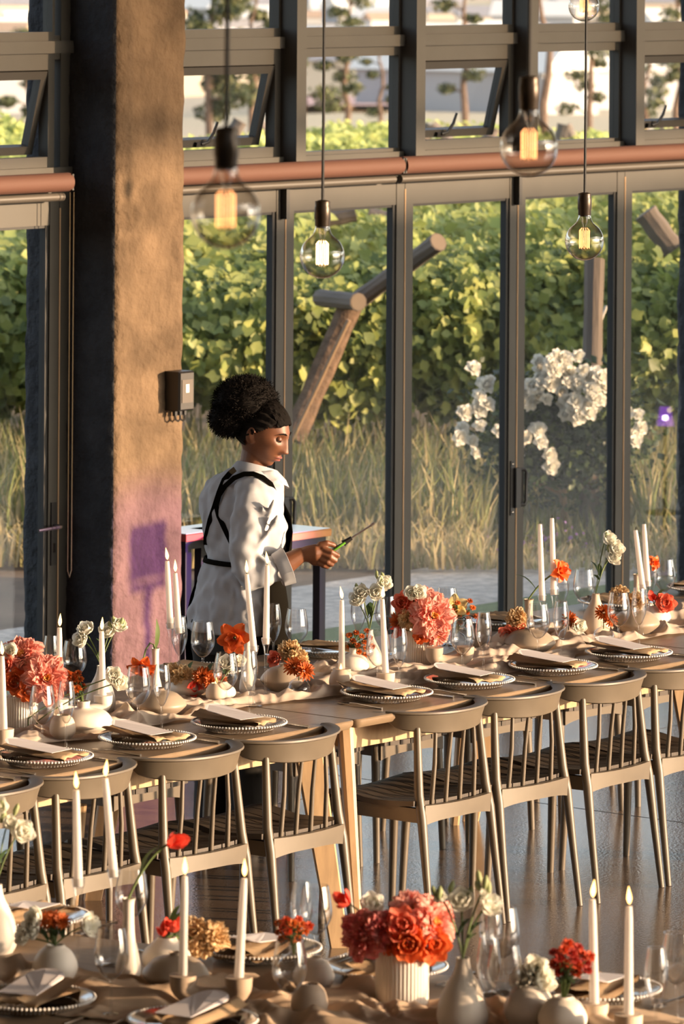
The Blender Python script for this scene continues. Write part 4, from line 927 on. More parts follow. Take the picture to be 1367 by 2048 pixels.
V['low_r1'] = vase('round_vase', 1010, 1302, LOW, M_CER, 'low white vase with two coral ranunculus')
V['taupe_r'] = vase('squat_vase', 1058, 1306, sc(TAUPEV, 1.05, .95), M_TAUPE, 'squat taupe vase below the drooping tulip vase')
V['bud_r'] = vase('bud_vase', 1056, 1286, sc(BUD, 1.25, .88), M_CERB, 'taupe bud vase holding the tall orange tulip')
V['glass_r1'] = vase('glass_bud_vase', 1136, 1290, GBULB, M_GLASS, 'clear glass bulb vase behind the flute right of the tulip')
V['bottle_r'] = vase('bottle_vase', 1190, 1272, sc(BOTTLE, 1.08, 1.0), M_CERB, 'large pale bottle vase with tall lisianthus on the right')
V['glass_r2'] = vase('glass_bud_vase', 1206, 1288, GBULB, M_GLASS, 'clear glass bulb vase with rust chrysanthemums before the bottle vase')
V['taupe_r2'] = vase('squat_vase', 1270, 1268, sc(TAUPEV, 1.0), M_TAUPE, 'squat taupe vase near the right edge')
V['low_r2'] = vase('round_vase', 1308, 1250, LOW, M_CER, 'low white vase with coral ranunculus near the right edge')
V['bud_r2'] = vase('bud_vase', 1272, 1245, sc(BUD, 1.0), M_CERB, 'slim bud vase behind the right candle pair')
V['pot_f'] = ribpot(803, 2008, .0645, .135, 'ribbed white pot with pink peonies on the foreground table')
V['bottle_f'] = vase('bottle_vase', 924, 2062, sc(BOTTLE, 1.22, 1.1), M_CER, 'white bottle vase with lisianthus on the foreground table')
V['bottle_f0'] = vase('bottle_vase', -8, 1905, sc(BOTTLE, 1.1), M_CER, 'white bottle vase cut by the lower left edge')
V['round_f0'] = vase('round_vase', 110, 1972, ROUND, M_CER, 'round white vase with white and orange flowers, bottom left')
V['bud_f'] = vase('bud_vase', 256, 1955, sc(BUD, 1.15, 1.08), M_CER, 'slim white bud vase with the single red tulip in the foreground')
V['round_f1'] = vase('round_vase', 332, 1945, sc(LOW, 1.0, 1.2), M_CER, 'low white vase with red tulips in the foreground')
V['taupe_f'] = vase('squat_vase', 350, 1978, sc(TAUPEV, .92), M_TAUPE, 'dark squat vase behind the taupe twin holder')
V['round_f2'] = vase('round_vase', 587, 1962, sc(GBULB, 1.1), M_GLASS, 'clear vase with rusty small flowers in the foreground')
V['ball_f'] = vase('round_vase', 626, 1990, sc(ROUND, .92), M_CER, 'plain white ball vase in the foreground centre')
V['round_f3'] = vase('round_vase', 1058, 2062, sc(ROUND, 1.1), M_CER, 'round white vase with cream flowers at the bottom right')
V['round_f4'] = vase('round_vase', 1124, 2078, sc(ROUND, 1.05, 1.0), M_CER, 'round white vase with small red flowers at the bottom right')
# ---- flowers
r5 = random.Random(3)
ME = {}
ME['peony'] = [petal_bloom([(9,.003,14,.040,.022,1),(11,.008,26,.050,.028,0),(12,.012,38,.058,.034,0),(13,.016,50,.064,.040,0),(13,.018,62,.070,.046,0),(12,.020,76,.075,.054,0),(11,.022,90,.078,.062,0),(9,.022,104,.072,.066,0)], [M_PEONY, M_PEONYC], seed=s, ruffle=.10, cup=.55) for s in (1, 2, 3)]
ME['peonyd'] = [petal_bloom([(9,.003,8,.05,.022,0),(11,.008,18,.055,.026,0),(13,.012,30,.058,.03,0),(13,.016,44,.061,.034,0),(13,.02,58,.064,.04,0),(11,.022,76,.066,.05,0),(9,.022,98,.064,.058,0)], [M_PEONYD, M_PEONY], seed=s, ruffle=.14, cup=.7) for s in (4, 5)]
ME['tulipo'] = [petal_bloom([(4,.004,30,.034,.026,0),(5,.006,62,.044,.036,0),(6,.007,84,.046,.038,0)], [M_TULIP], seed=s, ruffle=.06, cup=.5) for s in (6, 7)]
ME['tulip'] = [petal_bloom([(3,.004,16,.048,.034,0),(3,.007,26,.050,.038,0)], [M_TULIPR], seed=s, ruffle=.03, cup=-.9) for s in (8, 9)]
ME['carn'] = [petal_bloom([(7,.002,12,.028,.016,0),(9,.004,35,.032,.02,0),(11,.005,58,.036,.024,0),(12,.006,82,.036,.026,0),(10,.006,104,.034,.026,0)], [M_CARN], seed=s, ruffle=.22, cup=.3) for s in (10, 11)]
ME['mum'] = [petal_bloom([(9,.003,20,.02,.007,0),(13,.005,46,.028,.008,0),(16,.006,70,.034,.009,0),(17,.006,92,.036,.010,0)], [M_MUM], seed=s, ruffle=.05, cup=.2) for s in (12, 13)]
ME['white'] = [petal_bloom([(4,.002,8,.024,.02,0),(5,.005,18,.028,.026,0),(6,.008,32,.030,.03,0),(5,.01,52,.028,.03,0)], [M_WHITE], seed=s, ruffle=.05, cup=-.5) for s in (14, 15)]
ME['ran'] = [petal_bloom([(5,.002,5,.02,.02,0),(7,.006,14,.026,.024,0),(8,.011,30,.030,.028,0),(8,.014,52,.030,.030,0),(7,.015,78,.028,.030,0)], [M_RAN], seed=s, ruffle=.04, cup=-.4) for s in (16, 17)]
ME['ranp'] = [petal_bloom([(5,.002,5,.02,.02,0),(7,.006,14,.026,.024,0),(8,.011,30,.030,.028,0),(8,.014,52,.030,.030,0)], [mat('ranunculus_coral', (.85,.24,.15), .55, var=.2, vs=25, trans=.35)], seed=s, ruffle=.04, cup=-.4) for s in (16, 17)]
ME['yellow'] = [petal_bloom([(5,.003,30,.035,.028,0),(6,.006,60,.05,.04,0)], [mat('poppy_yellow', (.88,.68,.33), .6, trans=.4)], seed=3, ruffle=.1, cup=.5)]
MWL = MB().tube([(0,0,0),(0,.001,.012),(0,0,.026),(0,0,.034)], [.003,.0075,.0065,.001], 7).mesh('bud', mat('green_bud', (.34,.38,.18), .6, trans=.2), True, 60)
ME_LEAFM = []
for k in range(2):
    m = MB(); Vv = []; n = 7
    for i in range(n+1):
        t = i/n; w_ = .5*math.sin(math.pi*(.06+.93*t))**.9*(.34 if k == 0 else .16); zc = .22*math.sin(t*2.4)*(1 if k == 0 else 1.2); Vv += [(-w_, t, zc+.05*w_), (0, t, zc-.04*w_), (w_, t, zc+.05*w_)]
    m.add(Vv, [(i*3+j, i*3+j+1, i*3+j+4, i*3+j+3) for i in range(n) for j in (0, 1)]); ME_LEAFM.append(m.mesh('leaf', M_GREEN if k == 0 else M_STEM, True, None))
NAMES = dict(peony='peony', peonyd='peony', tulipo='tulip', tulip='tulip', carn='carnation', mum='chrysanthemum', white='lisianthus', ran='ranunculus', ranp='ranunculus', yellow='poppy')
def flower(kind, px, py, root, label, s=1.0, face=(.25,-1,.35), doff=None, leaves=1, sag=0.0, stemw=.0022, bud=0, rl=None):
    root = Vector(root); d = root.y + (doff if doff is not None else 0)
    head = at_d(px, py, d); e = empty(NAMES[kind], MW(root)); tag(e, label, NAMES[kind], 'cut flowers on the tables')
    h = head-root; f = Vector(face).normalized()
    base = h - f*(.012*s)
    mid = Vector((base.x*.35, base.y*.35, base.z*.62+abs(sag)))
    c2 = base - f*(.03*s)
    pts = [Vector((0,0,-.03))] ; n = 9
    for i in range(n+1):
        t = i/n; pts.append((1-t)**3*Vector((0,0,0)) + 3*(1-t)**2*t*mid + 3*(1-t)*t*t*c2 + t**3*base)
    MB().tube(pts, stemw, 6).build('stem', M_STEM, parent=e)
    bl = put('bloom', ME[kind][r5.randrange(len(ME[kind]))], e, ALIGN(h-f*.012*s, f, s, r5.uniform(0, 6)))
    for k in range(leaves):
        q = pts[3+2*(k % 3)]; a = r5.uniform(0, 6.28) if rl is None else rl
        put('leaf', ME_LEAFM[0 if kind not in ('tulip', 'tulipo') else 1], e, Matrix.Translation(q) @ Matrix.Rotation(a, 4, 'Z') @ Matrix.Rotation(r5.uniform(.2, .9), 4, 'X') @ Matrix.Scale((.055 if kind not in ('tulip', 'tulipo') else .10), 4))
    for k in range(bud):
        q = pts[-2]+Vector((r5.uniform(-.02,.02), r5.uniform(-.02,.02), r5.uniform(.0,.03)))
        put('bud', MWL, e, ALIGN(q, Vector((r5.uniform(-.4,.4), r5.uniform(-.4,.4), 1)), 1.0))
    return e
def spray(name, cx, cy, wpx, hpx, n, root, mats, label, size=.5, doff=0, kind='mum', leafn=26):
    root = Vector(root); e = empty(name, MW(root)); tag(e, label, 'flower spray', 'cut flowers on the tables')
    st = MB(); bl = []
    for k in range(n):
        a = 2.4*k; rr = math.sqrt((k+.5)/n)
        p = at_d(cx+wpx*.5*rr*math.cos(a), cy+hpx*.5*rr*math.sin(a), root.y+doff+r5.uniform(-.03, .03))-root
        st.tube([(0,0,-.03), (p.x*.3, p.y*.3, p.z*.5), tuple(p)], .0013, 5); bl.append(p)
    st.build('stems', M_STEM, parent=e)
    for k, p in enumerate(bl): put('bloom', mats[k % len(mats)], e, ALIGN(p, Vector((p.x*6, p.y*4-.7, .8)), size*r5.uniform(.85, 1.15), k))
    for k in range(leafn):
        p = bl[k % n]*r5.uniform(.3, .85); put('leaf', ME_LEAFM[0], e, Matrix.Translation(p) @ Matrix.Rotation(r5.uniform(0, 6.28), 4, 'Z') @ Matrix.Rotation(r5.uniform(-.2, .9), 4, 'X') @ Matrix.Scale(r5.uniform(.022, .036), 4))
    return e
MUMR = [petal_bloom([(8,.002,30,.018,.010,0),(11,.004,65,.022,.011,0),(11,.004,88,.022,.011,0)], [mat('mum_'+k, c, .6, var=.2, vs=40, trans=.25)], seed=20, ruffle=.04, cup=.3) for k, c in (('rust', (.50,.09,.03)), ('orange', (.72,.20,.04)))]
MUMD = [petal_bloom([(8,.002,30,.018,.010,0),(11,.004,65,.022,.011,0),(11,.004,88,.022,.011,0)], [mat('mum_'+k, c, .6, var=.2, vs=40, trans=.25)], seed=21, ruffle=.04, cup=.3) for k, c in (('red', (.50,.045,.03)), ('redorange', (.70,.10,.03)))]
# left pot
R = V['pot_l']
flower('peony', 92, 1358, R, 'open coral pink peony low in the left bouquet', 0.85, (.25,-.9,.35), -.05, 1)
flower('peony', 42, 1312, R, 'coral pink peony high in the left bouquet', 0.79, (-.1,-.7,.7), .02, 1)
flower('ran', 60, 1378-15, R, 'orange ranunculus left of the low peony', .0+1.0, (-.1,-1,.2), -.06, 1) if False else None
flower('ran', 30, 1362, R, 'orange ranunculus at the centre of the left bouquet', 1.05, (-.1,-1,.25), -.05, 1)
flower('tulipo', 56, 1384, R, 'open orange tulip hanging over the left pot rim', .78, (.15,-1,.0), -.07, 0)
flower('white', 20, 1302, R, 'small white lisianthus at the top of the left bouquet', 1.0, (-.2,-1,.2), -.03, 0)
flower('ranp', 6, 1328, R, 'coral ranunculus at the left edge of the left bouquet', 1.1, (-.5,-1,.2), -.03, 0)
flower('tulipo', 118, 1345, R, 'orange tulip peeking out right of the left bouquet', .6, (.8,-.6,.2), .0, 0)
flower('ran', 80, 1322, R, 'orange ranunculus between the two left peonies', .8, (.2,-.6,.8), .03, 1)
# squat vase: rust spray
spray('chrysanthemum_spray', 146, 1368, 46, 46, 11, V['squat_l'], MUMR, 'spray of small rust flowers in the wide squat vase', .62)
# bottle left
R = V['bottle_l']
flower('white', 160, 1278, R, 'white lisianthus leaning furthest left of the left bottle vase', 1.05, (-.5,-.8,.35), .0, 1)
flower('white', 171, 1258, R, 'white lisianthus second from left above the left bottle vase', 1.1, (-.2,-.6,.8), .01, 1)
flower('white', 214, 1262, R, 'white lisianthus beside the candle flame above the left bottle vase', 1.05, (-.1,-.7,.7), .0, 0, bud=1)
flower('white', 238, 1250, R, 'white lisianthus with green buds right of the left bottle vase', 1.0, (.4,-.6,.7), .01, 1, bud=4)
flower('white', 228, 1352, T(-.95, .62, ZT+.05), 'white lisianthus lying behind the left bottle vase', 1.15, (.3,-1,.3), .0, 1)
flower('white', 240, 1365, T(-.93, .60, ZT+.04), 'second white lisianthus lying behind the left bottle vase', 1.0, (.5,-1,.2), .0, 0)
# drooping tulip
R = V['bud_l']
e = empty('tulip', MW(R)); tag(e, 'orange tulip drooping from the slim bud vase with upright leaves', 'tulip', 'cut flowers on the tables')
hp = at_d(282, 1338, R.y-.02)-R; q1 = at_d(291, 1300, R.y)-R; q2 = at_d(300, 1286, R.y)-R
MB().tube([(0,0,-.03),(-.006,0,.012),tuple(q2),tuple(q1),tuple(hp+Vector((.004,0,.02)))], .003, 7).build('stem', M_STEM, parent=e)
put('bloom', ME['tulipo'][0], e, ALIGN(hp+Vector((.004,0,.012)), Vector((-.1,-.75,-.6)), .98))
for a, s_ in ((.4, .105), (2.2, .06)): put('leaf', ME_LEAFM[1], e, Matrix.Translation((0,0,-.005)) @ Matrix.Rotation(a, 4, 'Z') @ Matrix.Rotation(1.45, 4, 'X') @ Matrix.Scale(s_, 4))
R = V['low_l']
flower('carn', 366, 1351, R, 'buff carnation in the low white vase left of the rust flowers', 1.0, (.1,-1,.4), -.03, 1)
flower('carn', 345, 1345, R, 'pinkish carnation behind the champagne flute', .85, (-.3,-1,.4), -.02, 0)
flower('tulip', 386, 1370, R, 'coral tulip hanging over the low white vase', .9, (.3,-.8,-.5), -.05, 0)
R = V['glass_l']
flower('mum', 404, 1350, R, 'rust chrysanthemum, left one in the clear vase by the candlesticks', .88, (-.1,-.8,.6), -.02, 1)
flower('mum', 421, 1361, R, 'rust chrysanthemum, middle one in the clear vase by the candlesticks', .80, (.1,-.9,.5), -.03, 0)
flower('mum', 443, 1358, R, 'rust chrysanthemum seen through the wine glass', .62, (.4,-.8,.5), .0, 1)
R = V['low_r']
flower('white', 452, 1325, R, 'white lisianthus seen through the wine glass rim', 1.0, (0,-.8,.6), .02, 2)
flower('white', 478, 1322, R, 'white lisianthus right of the wine glass rim', .9, (.3,-.8,.6), .02, 1)
# tulip before the trousers
R = V['bud_m']
flower('tulipo', 466, 1276, R, 'wide open orange tulip before the woman\'s dark trousers', 1.18, (-.3,-1,.1), -.06, 0, sag=.06)
R = V['low_m']
flower('carn', 576, 1300, R, 'buff carnation at the upper left below the woman\'s arm', 1.05, (-.2,-.9,.5), -.02, 1)
flower('carn', 596, 1318, R, 'buff carnation at the right below the woman\'s arm', 1.05, (.3,-.9,.4), -.04, 0)
flower('ranp', 548, 1318, R, 'coral ranunculus left of the buff carnations', .85, (-.5,-.8,.4), -.03, 1)
R = V['glass_m']
flower('mum', 586, 1330, R, 'rust chrysanthemum, left one in the clear vase right of the joint candlesticks', .92, (-.2,-.8,.6), -.02, 1)
flower('mum', 611, 1340, R, 'rust chrysanthemum, right one in the clear vase right of the joint candlesticks', .90, (.4,-.8,.4), -.03, 0)
R = V['bottle_m']
for x, y, wds, s_, b_ in [(713,1198,'left lower one',1.05,0), (722,1184,'left upper one',1.0,2), (752,1185,'middle one',1.1,0), (768,1166,'right upper one',1.05,3)]:
    flower('white', x, y, R, 'white lisianthus above the twin candle bowl, ' + wds, s_, (.0+.2*(x-735)/30,-.8,.5), .0, 1, bud=b_)
spray('chrysanthemum_spray', 722, 1285, 58, 56, 13, V['squat_m'], [MUMR[1], MUMR[0], MUMR[1]], 'spray of orange button flowers between the twin candles', .5)
# middle pot
R = V['pot_m']
flower('peony', 865, 1232, R, 'open coral peony with golden heart in the middle bouquet', 0.88, (.35,-.9,.25), -.06, 1)
flower('peony', 845, 1205, R, 'coral peony at the top of the middle bouquet', 0.83, (.1,-.6,.8), .03, 1)
flower('peony', 874, 1270, R, 'drooping lower petals of a coral peony beside the pot', 0.49, (.4,-.8,-.5), -.06, 0)
flower('ranp', 805, 1206, R, 'coral ranunculus at the upper left of the middle bouquet', 1.1, (-.4,-.9,.4), -.03, 1)
flower('tulip', 827, 1233, R, 'closed coral tulip bud in the middle bouquet', .62, (-.1,-.5,.8), -.06, 0)
flower('tulip', 819, 1217, R, 'closed coral tulip bud behind the first one in the middle bouquet', .6, (-.1,-.5,.8), -.02, 0)
flower('white', 822, 1186, R, 'white lisianthus left one at the top of the middle bouquet', 1.0, (-.1,-1,.3), -.07, 0)
flower('white', 838, 1184, R, 'white lisianthus right one at the top of the middle bouquet', 1.0, (.1,-1,.4), -.07, 0)
flower('carn', 812, 1240, R, 'buff carnation low in the middle bouquet', .9, (-.4,-1,.1), -.05, 2)
flower('mum', 792, 1242, R, 'ochre chrysanthemum at the left of the middle bouquet', .95, (-.7,-.8,.2), -.02, 1)
flower('tulipo', 842, 1274, R, 'orange tulip hanging over the middle pot rim', .62, (.0,-1,-.1), -.075, 1)
flower('tulip', 796, 1262, R, 'coral tulip low at the left of the middle bouquet', .7, (-.5,-.7,-.3), -.04, 0)
R = V['glass_r0']
flower('yellow', 908, 1216, R, 'pale yellow poppy behind the middle bouquet', 1.0, (.0,-1,.5), .0, 1)
spray('chrysanthemum_spray', 926, 1226, 64, 56, 12, R, MUMR, 'spray of rust button flowers behind the middle bouquet', .5)
R = V['low_r1']
flower('ranp', 1014, 1273, R, 'coral ranunculus, left one in the low white vase', 1.1, (-.2,-1,.3), -.03, 1)
flower('ranp', 1043, 1266, R, 'coral ranunculus, right one in the low white vase', .9, (.4,-1,.3), -.02, 1)
flower('carn', 1032, 1237, R, 'greyish buff carnation above the coral ranunculus', 1.08, (-.1,-.9,.5), .0, 1)
R = V['bud_r']
flower('tulipo', 1122, 1142, R, 'tall orange tulip reaching right before the unlit candles', .98, (.75,-.55,.25), -.02, 1, sag=-.0, stemw=.0035, rl=1.2)
R = V['glass_r1']
flower('mum', 1140, 1238, R, 'ochre chrysanthemum seen beside the flute', .8, (.2,-.9,.4), .0, 1)
flower('white', 1158, 1252, R, 'pale lisianthus behind the flute', 1.05, (.4,-.9,.3), .0, 0)
R = V['bottle_r']
for x, y, wds, s_, b_ in [(1217,1076,'topmost one',1.0,1), (1232,1096,'right middle one',1.15,0), (1226,1113,'lowest one',1.15,2)]:
    flower('white', x, y, R, 'white lisianthus above the large pale bottle vase, ' + wds, s_, (.5,-.8,.4), .0, 1, bud=b_)
R = V['glass_r2']
flower('mum', 1206, 1222, R, 'rust chrysanthemum left one before the large bottle vase', .85, (-.2,-.8,.6), -.02, 1)
flower('mum', 1222, 1238, R, 'rust chrysanthemum right one before the large bottle vase', .72, (.3,-.8,.5), -.02, 0)
flower('carn', 1236, 1188, V['taupe_r2'], 'tan carnation behind the wine glass on the right', .95, (-.2,-.9,.5), .0, 0)
flower('carn', 1272, 1200, V['taupe_r2'], 'tan carnation behind the flute on the right', .95, (.0,-.9,.5), .0, 0)
R = V['low_r2']
flower('ranp', 1330, 1206, R, 'coral ranunculus at the right of the right bouquet', 1.15, (.3,-1,.3), -.03, 2)
flower('tulip', 1306, 1198, R, 'coral tulip in the right bouquet', .75, (.0,-.6,.8), -.02, 1)
flower('tulipo', 1308, 1126, V['bud_r2'], 'orange tulip beside the far right candles', .58, (.6,-.8,.1), .0, 1)
# foreground
R = V['pot_f']
flower('peonyd', 728, 1868, R, 'deep pink peony at the left of the foreground bouquet', 0.77, (-.5,-.85,.2), -.03, 1)
flower('peonyd', 762, 1856, R, 'deep pink peony second from left in the foreground bouquet', 0.55, (-.1,-.9,.4), -.05, 0)
flower('peony', 828, 1822, R, 'light coral peony at the top of the foreground bouquet', 0.68, (.1,-.6,.8), .02, 1)
flower('peony', 866, 1844, R, 'coral peony at the right of the foreground bouquet', 0.68, (.6,-.8,.25), -.02, 1)
flower('ranp', 804, 1850, R, 'coral ranunculus at the centre of the foreground bouquet', 1.25, (.0,-.9,.5), -.06, 1)
flower('ran', 817, 1888, R, 'orange ranunculus low centre of the foreground bouquet', 1.15, (.0,-1,.1), -.07, 1)
flower('ran', 866, 1888, R, 'orange ranunculus low right of the foreground bouquet', 1.25, (.4,-1,.1), -.05, 1)
flower('ran', 782, 1884, R, 'dark orange ranunculus low left of the foreground bouquet', .9, (-.3,-1,.0), -.06, 2)
flower('tulip', 692, 1803, R, 'orange red tulip leaning left out of the foreground bouquet', .82, (-.7,-.4,.6), .02, 1)
flower('white', 744, 1808, R, 'white lisianthus at the upper left of the foreground bouquet', 1.1, (-.1,-.7,.7), .02, 1)
R = V['bottle_f']
for x, y, wds, s_, b_ in [(880,1795,'left one with buds',.6,4), (922,1800,'middle cream one',1.1,1), (980,1808,'right one',1.1,0), (968,1782,'topmost one with buds',.6,4)]:
    flower('white', x, y, R, 'cream lisianthus above the foreground bottle vase, ' + wds, s_, ((x-925)/90,-.7,.6), .0, 1, bud=b_, stemw=.0028)
R = V['bottle_f0']
for x, y, wds, s_, b_ in [(46,1662,'right drooping one',1.1,0), (20,1645,'upper one with buds',.7,3), (-4,1614,'one at the very edge',1.0,0)]:
    flower('white', x, y, R, 'white lisianthus at the lower left edge, ' + wds, s_, (.4,-.8,.3), .0, 1, bud=b_)
R = V['round_f0']
for x, y, k, wds, s_ in [(68,1836,'white','upper left white',1.0), (62,1858,'white','lower left white',1.0), (46,1872,'white','far left white',.9), (180,1850,'white','right white',1.05)]:
    flower(k, x, y, R, wds + ' lisianthus in the round vase at the bottom left', s_, ((x-110)/70,-.8,.4), .0, 1)
for x, y, wds in [(88,1838,'left'), (107,1836,'middle'), (126,1840,'right')]: flower('mum', x, y, R, wds + ' orange chrysanthemum in the round vase at the bottom left', .62, ((x-105)/40,-.7,.6), .0, 1)
flower('tulip', 343, 1686, V['bud_f'], 'single orange red tulip leaning right out of the foreground bud vase', 1.0, (.7,-.5,.35), .0, 1, stemw=.0036, rl=-1.0)
R = V['round_f1']
for x, y, wds in [(326,1866,'left'), (346,1858,'right')]: flower('tulip', x, y, R, wds + ' red tulip in the low foreground vase', .72, (0,-.4,1), .0, 1)
for x, y, wds, s_ in [(388,1862,'upper left',1.0), (402,1885,'lower',1.05), (434,1872,'right pinkish',1.0)]: flower('carn', x, y, R, wds + ' buff carnation in the foreground', s_, ((x-400)/60,-.9,.4), .05, 1)
spray('chrysanthemum_spray', 584, 1858, 72, 50, 15, V['round_f2'], [MUMR[0], MUMD[1], MUMR[1]], 'spray of rusty small flowers in the foreground clear vase', .5)
R = V['round_f3']
for x, y, wds in [(1046,1955,'left'), (1072,1938,'top'), (1086,1962,'right')]: flower('white', x, y, R, wds + ' cream lisianthus at the bottom right', 1.2, ((x-1066)/40,-.8,.5), .0, 1)
spray('chrysanthemum_spray', 1140, 1920, 88, 66, 17, V['round_f4'], MUMD, 'spray of small red flowers at the bottom right', .58)
# ---- place settings
def plate_mesh():
    m = MB(); m.lathe([(.105,.0),(.112,.004),(.118,.010),(.150,.024),(.156,.026),(.156,.0285),(.148,.0275),(.112,.013),(.001,.010)], 48); return m.mesh('plate_body', M_PGLASS, True, 40)
def beads(r, z, n, s):
    m = MB()
    for k in range(n):
        t = 2*math.pi*k/n; m.ball((r*math.cos(t), r*math.sin(t), z), s, 6, 4)
    return m.mesh('beaded_rim', M_BEAD, True, None)
ME_PLATE = plate_mesh(); ME_BEAD = [beads(.156, .0275, 90, .0042), beads(.113, .010, 66, .0042)]
def napkin_mesh(seed, lump=.006, far=False):
    """strip folded over towards the guest (-y), ruffled at the far end"""
    r = random.Random(seed); sec = []; n = 26
    path = [(.150,.034),(.10,.036),(.04,.037),(-.02,.038),(-.07,.040),(-.105,.041),(-.118,.044),(-.118,.049),(-.105,.052),(-.06,.050),(0,.048),(.06,.050),(.12,.055),(.165,.060)]
    V_ = []; nx = 10
    for i, (y, z) in enumerate(path):
        for j in range(nx+1):
            x = (j/nx*2-1)*(.062+.012*math.sin(i*.6+seed)) + .02*y*math.sin(seed)
            V_.append((x, y+.008*math.sin(x*40+seed), z + lump*math.sin(x*55+i*.5+seed*2)*(.4+.6*(i > 8)) + .004*math.sin(x*120+i)))
    m = MB(); m.add(V_, [(i*(nx+1)+j, i*(nx+1)+j+1, (i+1)*(nx+1)+j+1, (i+1)*(nx+1)+j) for i in range(len(path)-1) for j in range(nx)])
    me = m.mesh('napkin', M_NAP, True, None); return me
ME_NAP = [napkin_mesh(s) for s in (1.0, 2.3, 3.7)]
def card_mesh():
    m = MB(); pts = [(-.052,-.10),(.052,-.10),(.052,.06)] + [(.052*math.cos(t*math.pi/12), .06+.048*math.sin(t*math.pi/12)) for t in range(1, 12)] + [(-.052,.06)]
    n = len(pts); bend = lambda y: .012*((y+.02)/.1)**2*(1 if y > 0 else .2)
    # thin card, slightly curled
    V_ = [(x, y, bend(y)) for x, y in pts] + [(x, y, bend(y)+.0009) for x, y in pts]
    m.add(V_, [tuple(range(n-1,-1,-1)), tuple(range(n, 2*n))] + [(i, (i+1) % n, n+(i+1) % n, n+i) for i in range(n)]); return m.mesh('card', M_CARD, False)
ME_CARD = card_mesh()
tx = bpy.data.curves.new('menu_lettering', 'FONT'); tx.body = 'MENU'; tx.size = .031; tx.align_x = 'CENTER'; tx.extrude = .0002; tx.materials.append(M_INK)
_t = bpy.data.objects.new('menu_text', tx); COL.objects.link(_t); bpy.context.view_layer.update()
ME_TEXT = bpy.data.meshes.new_from_object(_t.evaluated_get(bpy.context.evaluated_depsgraph_get())); ME_TEXT.name = 'lettering'; bpy.data.objects.remove(_t); bpy.data.curves.remove(tx)
def ink_marks(seed):
    r = random.Random(seed); m = MB()
    for k in range(9):
        x, y = r.uniform(-.042, .042), r.uniform(.062, .098); s_ = r.uniform(.0012, .0024); m.box((x-s_, y-s_, .0), (x+s_, y+s_, .0006))
    for k in range(8): m.box((-.03+r.uniform(-.008,.008), .012-.012*k, 0), (.03+r.uniform(-.008,.008), .0132-.012*k, .0004))
    return m.mesh('printed_marks', mat('menu_print', (.34,.26,.25), .8), False)
ME_INK = ink_marks(3)
def fork_mesh():
    m = MB(); m.tube([(0,-.10,.003),(0,-.05,.004),(0,.02,.008),(0,.045,.006)], [.0042,.0036,.0024,.0034], 6)
    m.box((-.011,.045,.003), (.011,.056,.0055))
    for k in range(4): m.box((-.011+.0062*k, .056, .003), (-.0075+.0062*k, .095, .0055))
    return m.mesh('fork_body', M_STEEL, True, 40)
def knife_mesh():
    m = MB(); m.tube([(0,-.11,.005),(0,-.05,.005),(0,.0,.004)], [.0055,.0048,.004], 8); m.add([(-.006,0,.002),(.006,0,.002),(.007,.06,.002),(.001,.105,.002),(-.006,.10,.002),(-.006,0,.0035),(.006,0,.0035),(.007,.06,.0035),(.001,.105,.0035),(-.006,.10,.0035)], [(4,3,2,1,0),(5,6,7,8,9),(0,1,6,5),(1,2,7,6),(2,3,8,7),(3,4,9,8),(4,0,5,9)]); return m.mesh('knife_body', M_STEEL, True, 30)
ME_FORK, ME_KNIFE = fork_mesh(), knife_mesh()
def setting(mw, where, k, card=True, cut=True):
    """mw: frame at the plate centre, +y pointing away from the guest, on the table surface"""
    FEET.append((mw.translation.x, mw.translation.y, .15)); e = empty('beaded_plate', mw.copy()); tag(e, 'clear glass plate with beaded rim, ' + where, 'plate', 'place settings'); put('plate_body', ME_PLATE, e); put('rim_beads', ME_BEAD[0], e); put('foot_beads', ME_BEAD[1], e)
    o = put('napkin', ME_NAP[k % 3], None, mw @ MW((.012*math.sin(k), .0, -.012), .12*math.sin(k*2.1))); tag(o, 'folded taupe cloth napkin on the plate, ' + where, 'napkin', 'place settings')
    if card:
        c = empty('menu_card', mw @ MW((-.008, .025, .049), .15*math.sin(k*1.3+1), 1, .03)); tag(c, 'pale arched menu card on the napkin, ' + where, 'menu card', 'place settings'); put('card', ME_CARD, c)
        t = put('lettering', ME_TEXT, c, Matrix.Translation((0, .026, .0016)) @ Matrix.Rotation(.05, 4, 'X')); tag(put('printed_marks', ME_INK, c, Matrix.Translation((0,0,.0035)) @ Matrix.Rotation(.04, 4, 'X')), kind='stuff')
    if cut:
        o = put('fork', ME_FORK, None, mw @ MW((-.185, -.03, 0), .05*math.sin(k))); tag(o, 'steel fork left of the plate, ' + where, 'fork', 'cutlery')
        o = put('knife', ME_KNIFE, None, mw @ MW((.178, -.045, 0), .04*math.cos(k))); tag(o, 'steel knife right of the plate, ' + where, 'knife', 'cutlery')
ORD = ['cut by the left edge', 'at the second chair from the left', 'at the third chair from the left', 'at the chair left of the table joint', 'at the chair right of the table joint', 'at the second chair right of the joint', 'at the third chair right of the joint', 'near the right edge']
for k, (a, b) in enumerate([(-1.86,.17), (-1.38,.165), (-.88,.165), (-.43,.155), (.43,.215), (.87,.195), (1.34,.18), (1.80,.18)]):
    setting(FR @ MW((a, b, ZT+.0005)), ORD[k], k)
for k, (a, wds) in enumerate([(.42, 'far side, below the woman'), (1.16, 'far side, left of the twin candle bowl'), (2.2, 'far side, right of the middle bouquet'), (2.95, 'far side, behind the large bottle vase'), (3.55, 'far side, at the right edge')]):
    setting(FR @ MW((a, 1.06, ZT+.0005), math.pi), wds, k+3, False, k in (1, 2))
M3 = lambda px, py, rz: FR3 @ MW(FR3.inverted() @ at_z(px, py, ZT+.0005), rz)
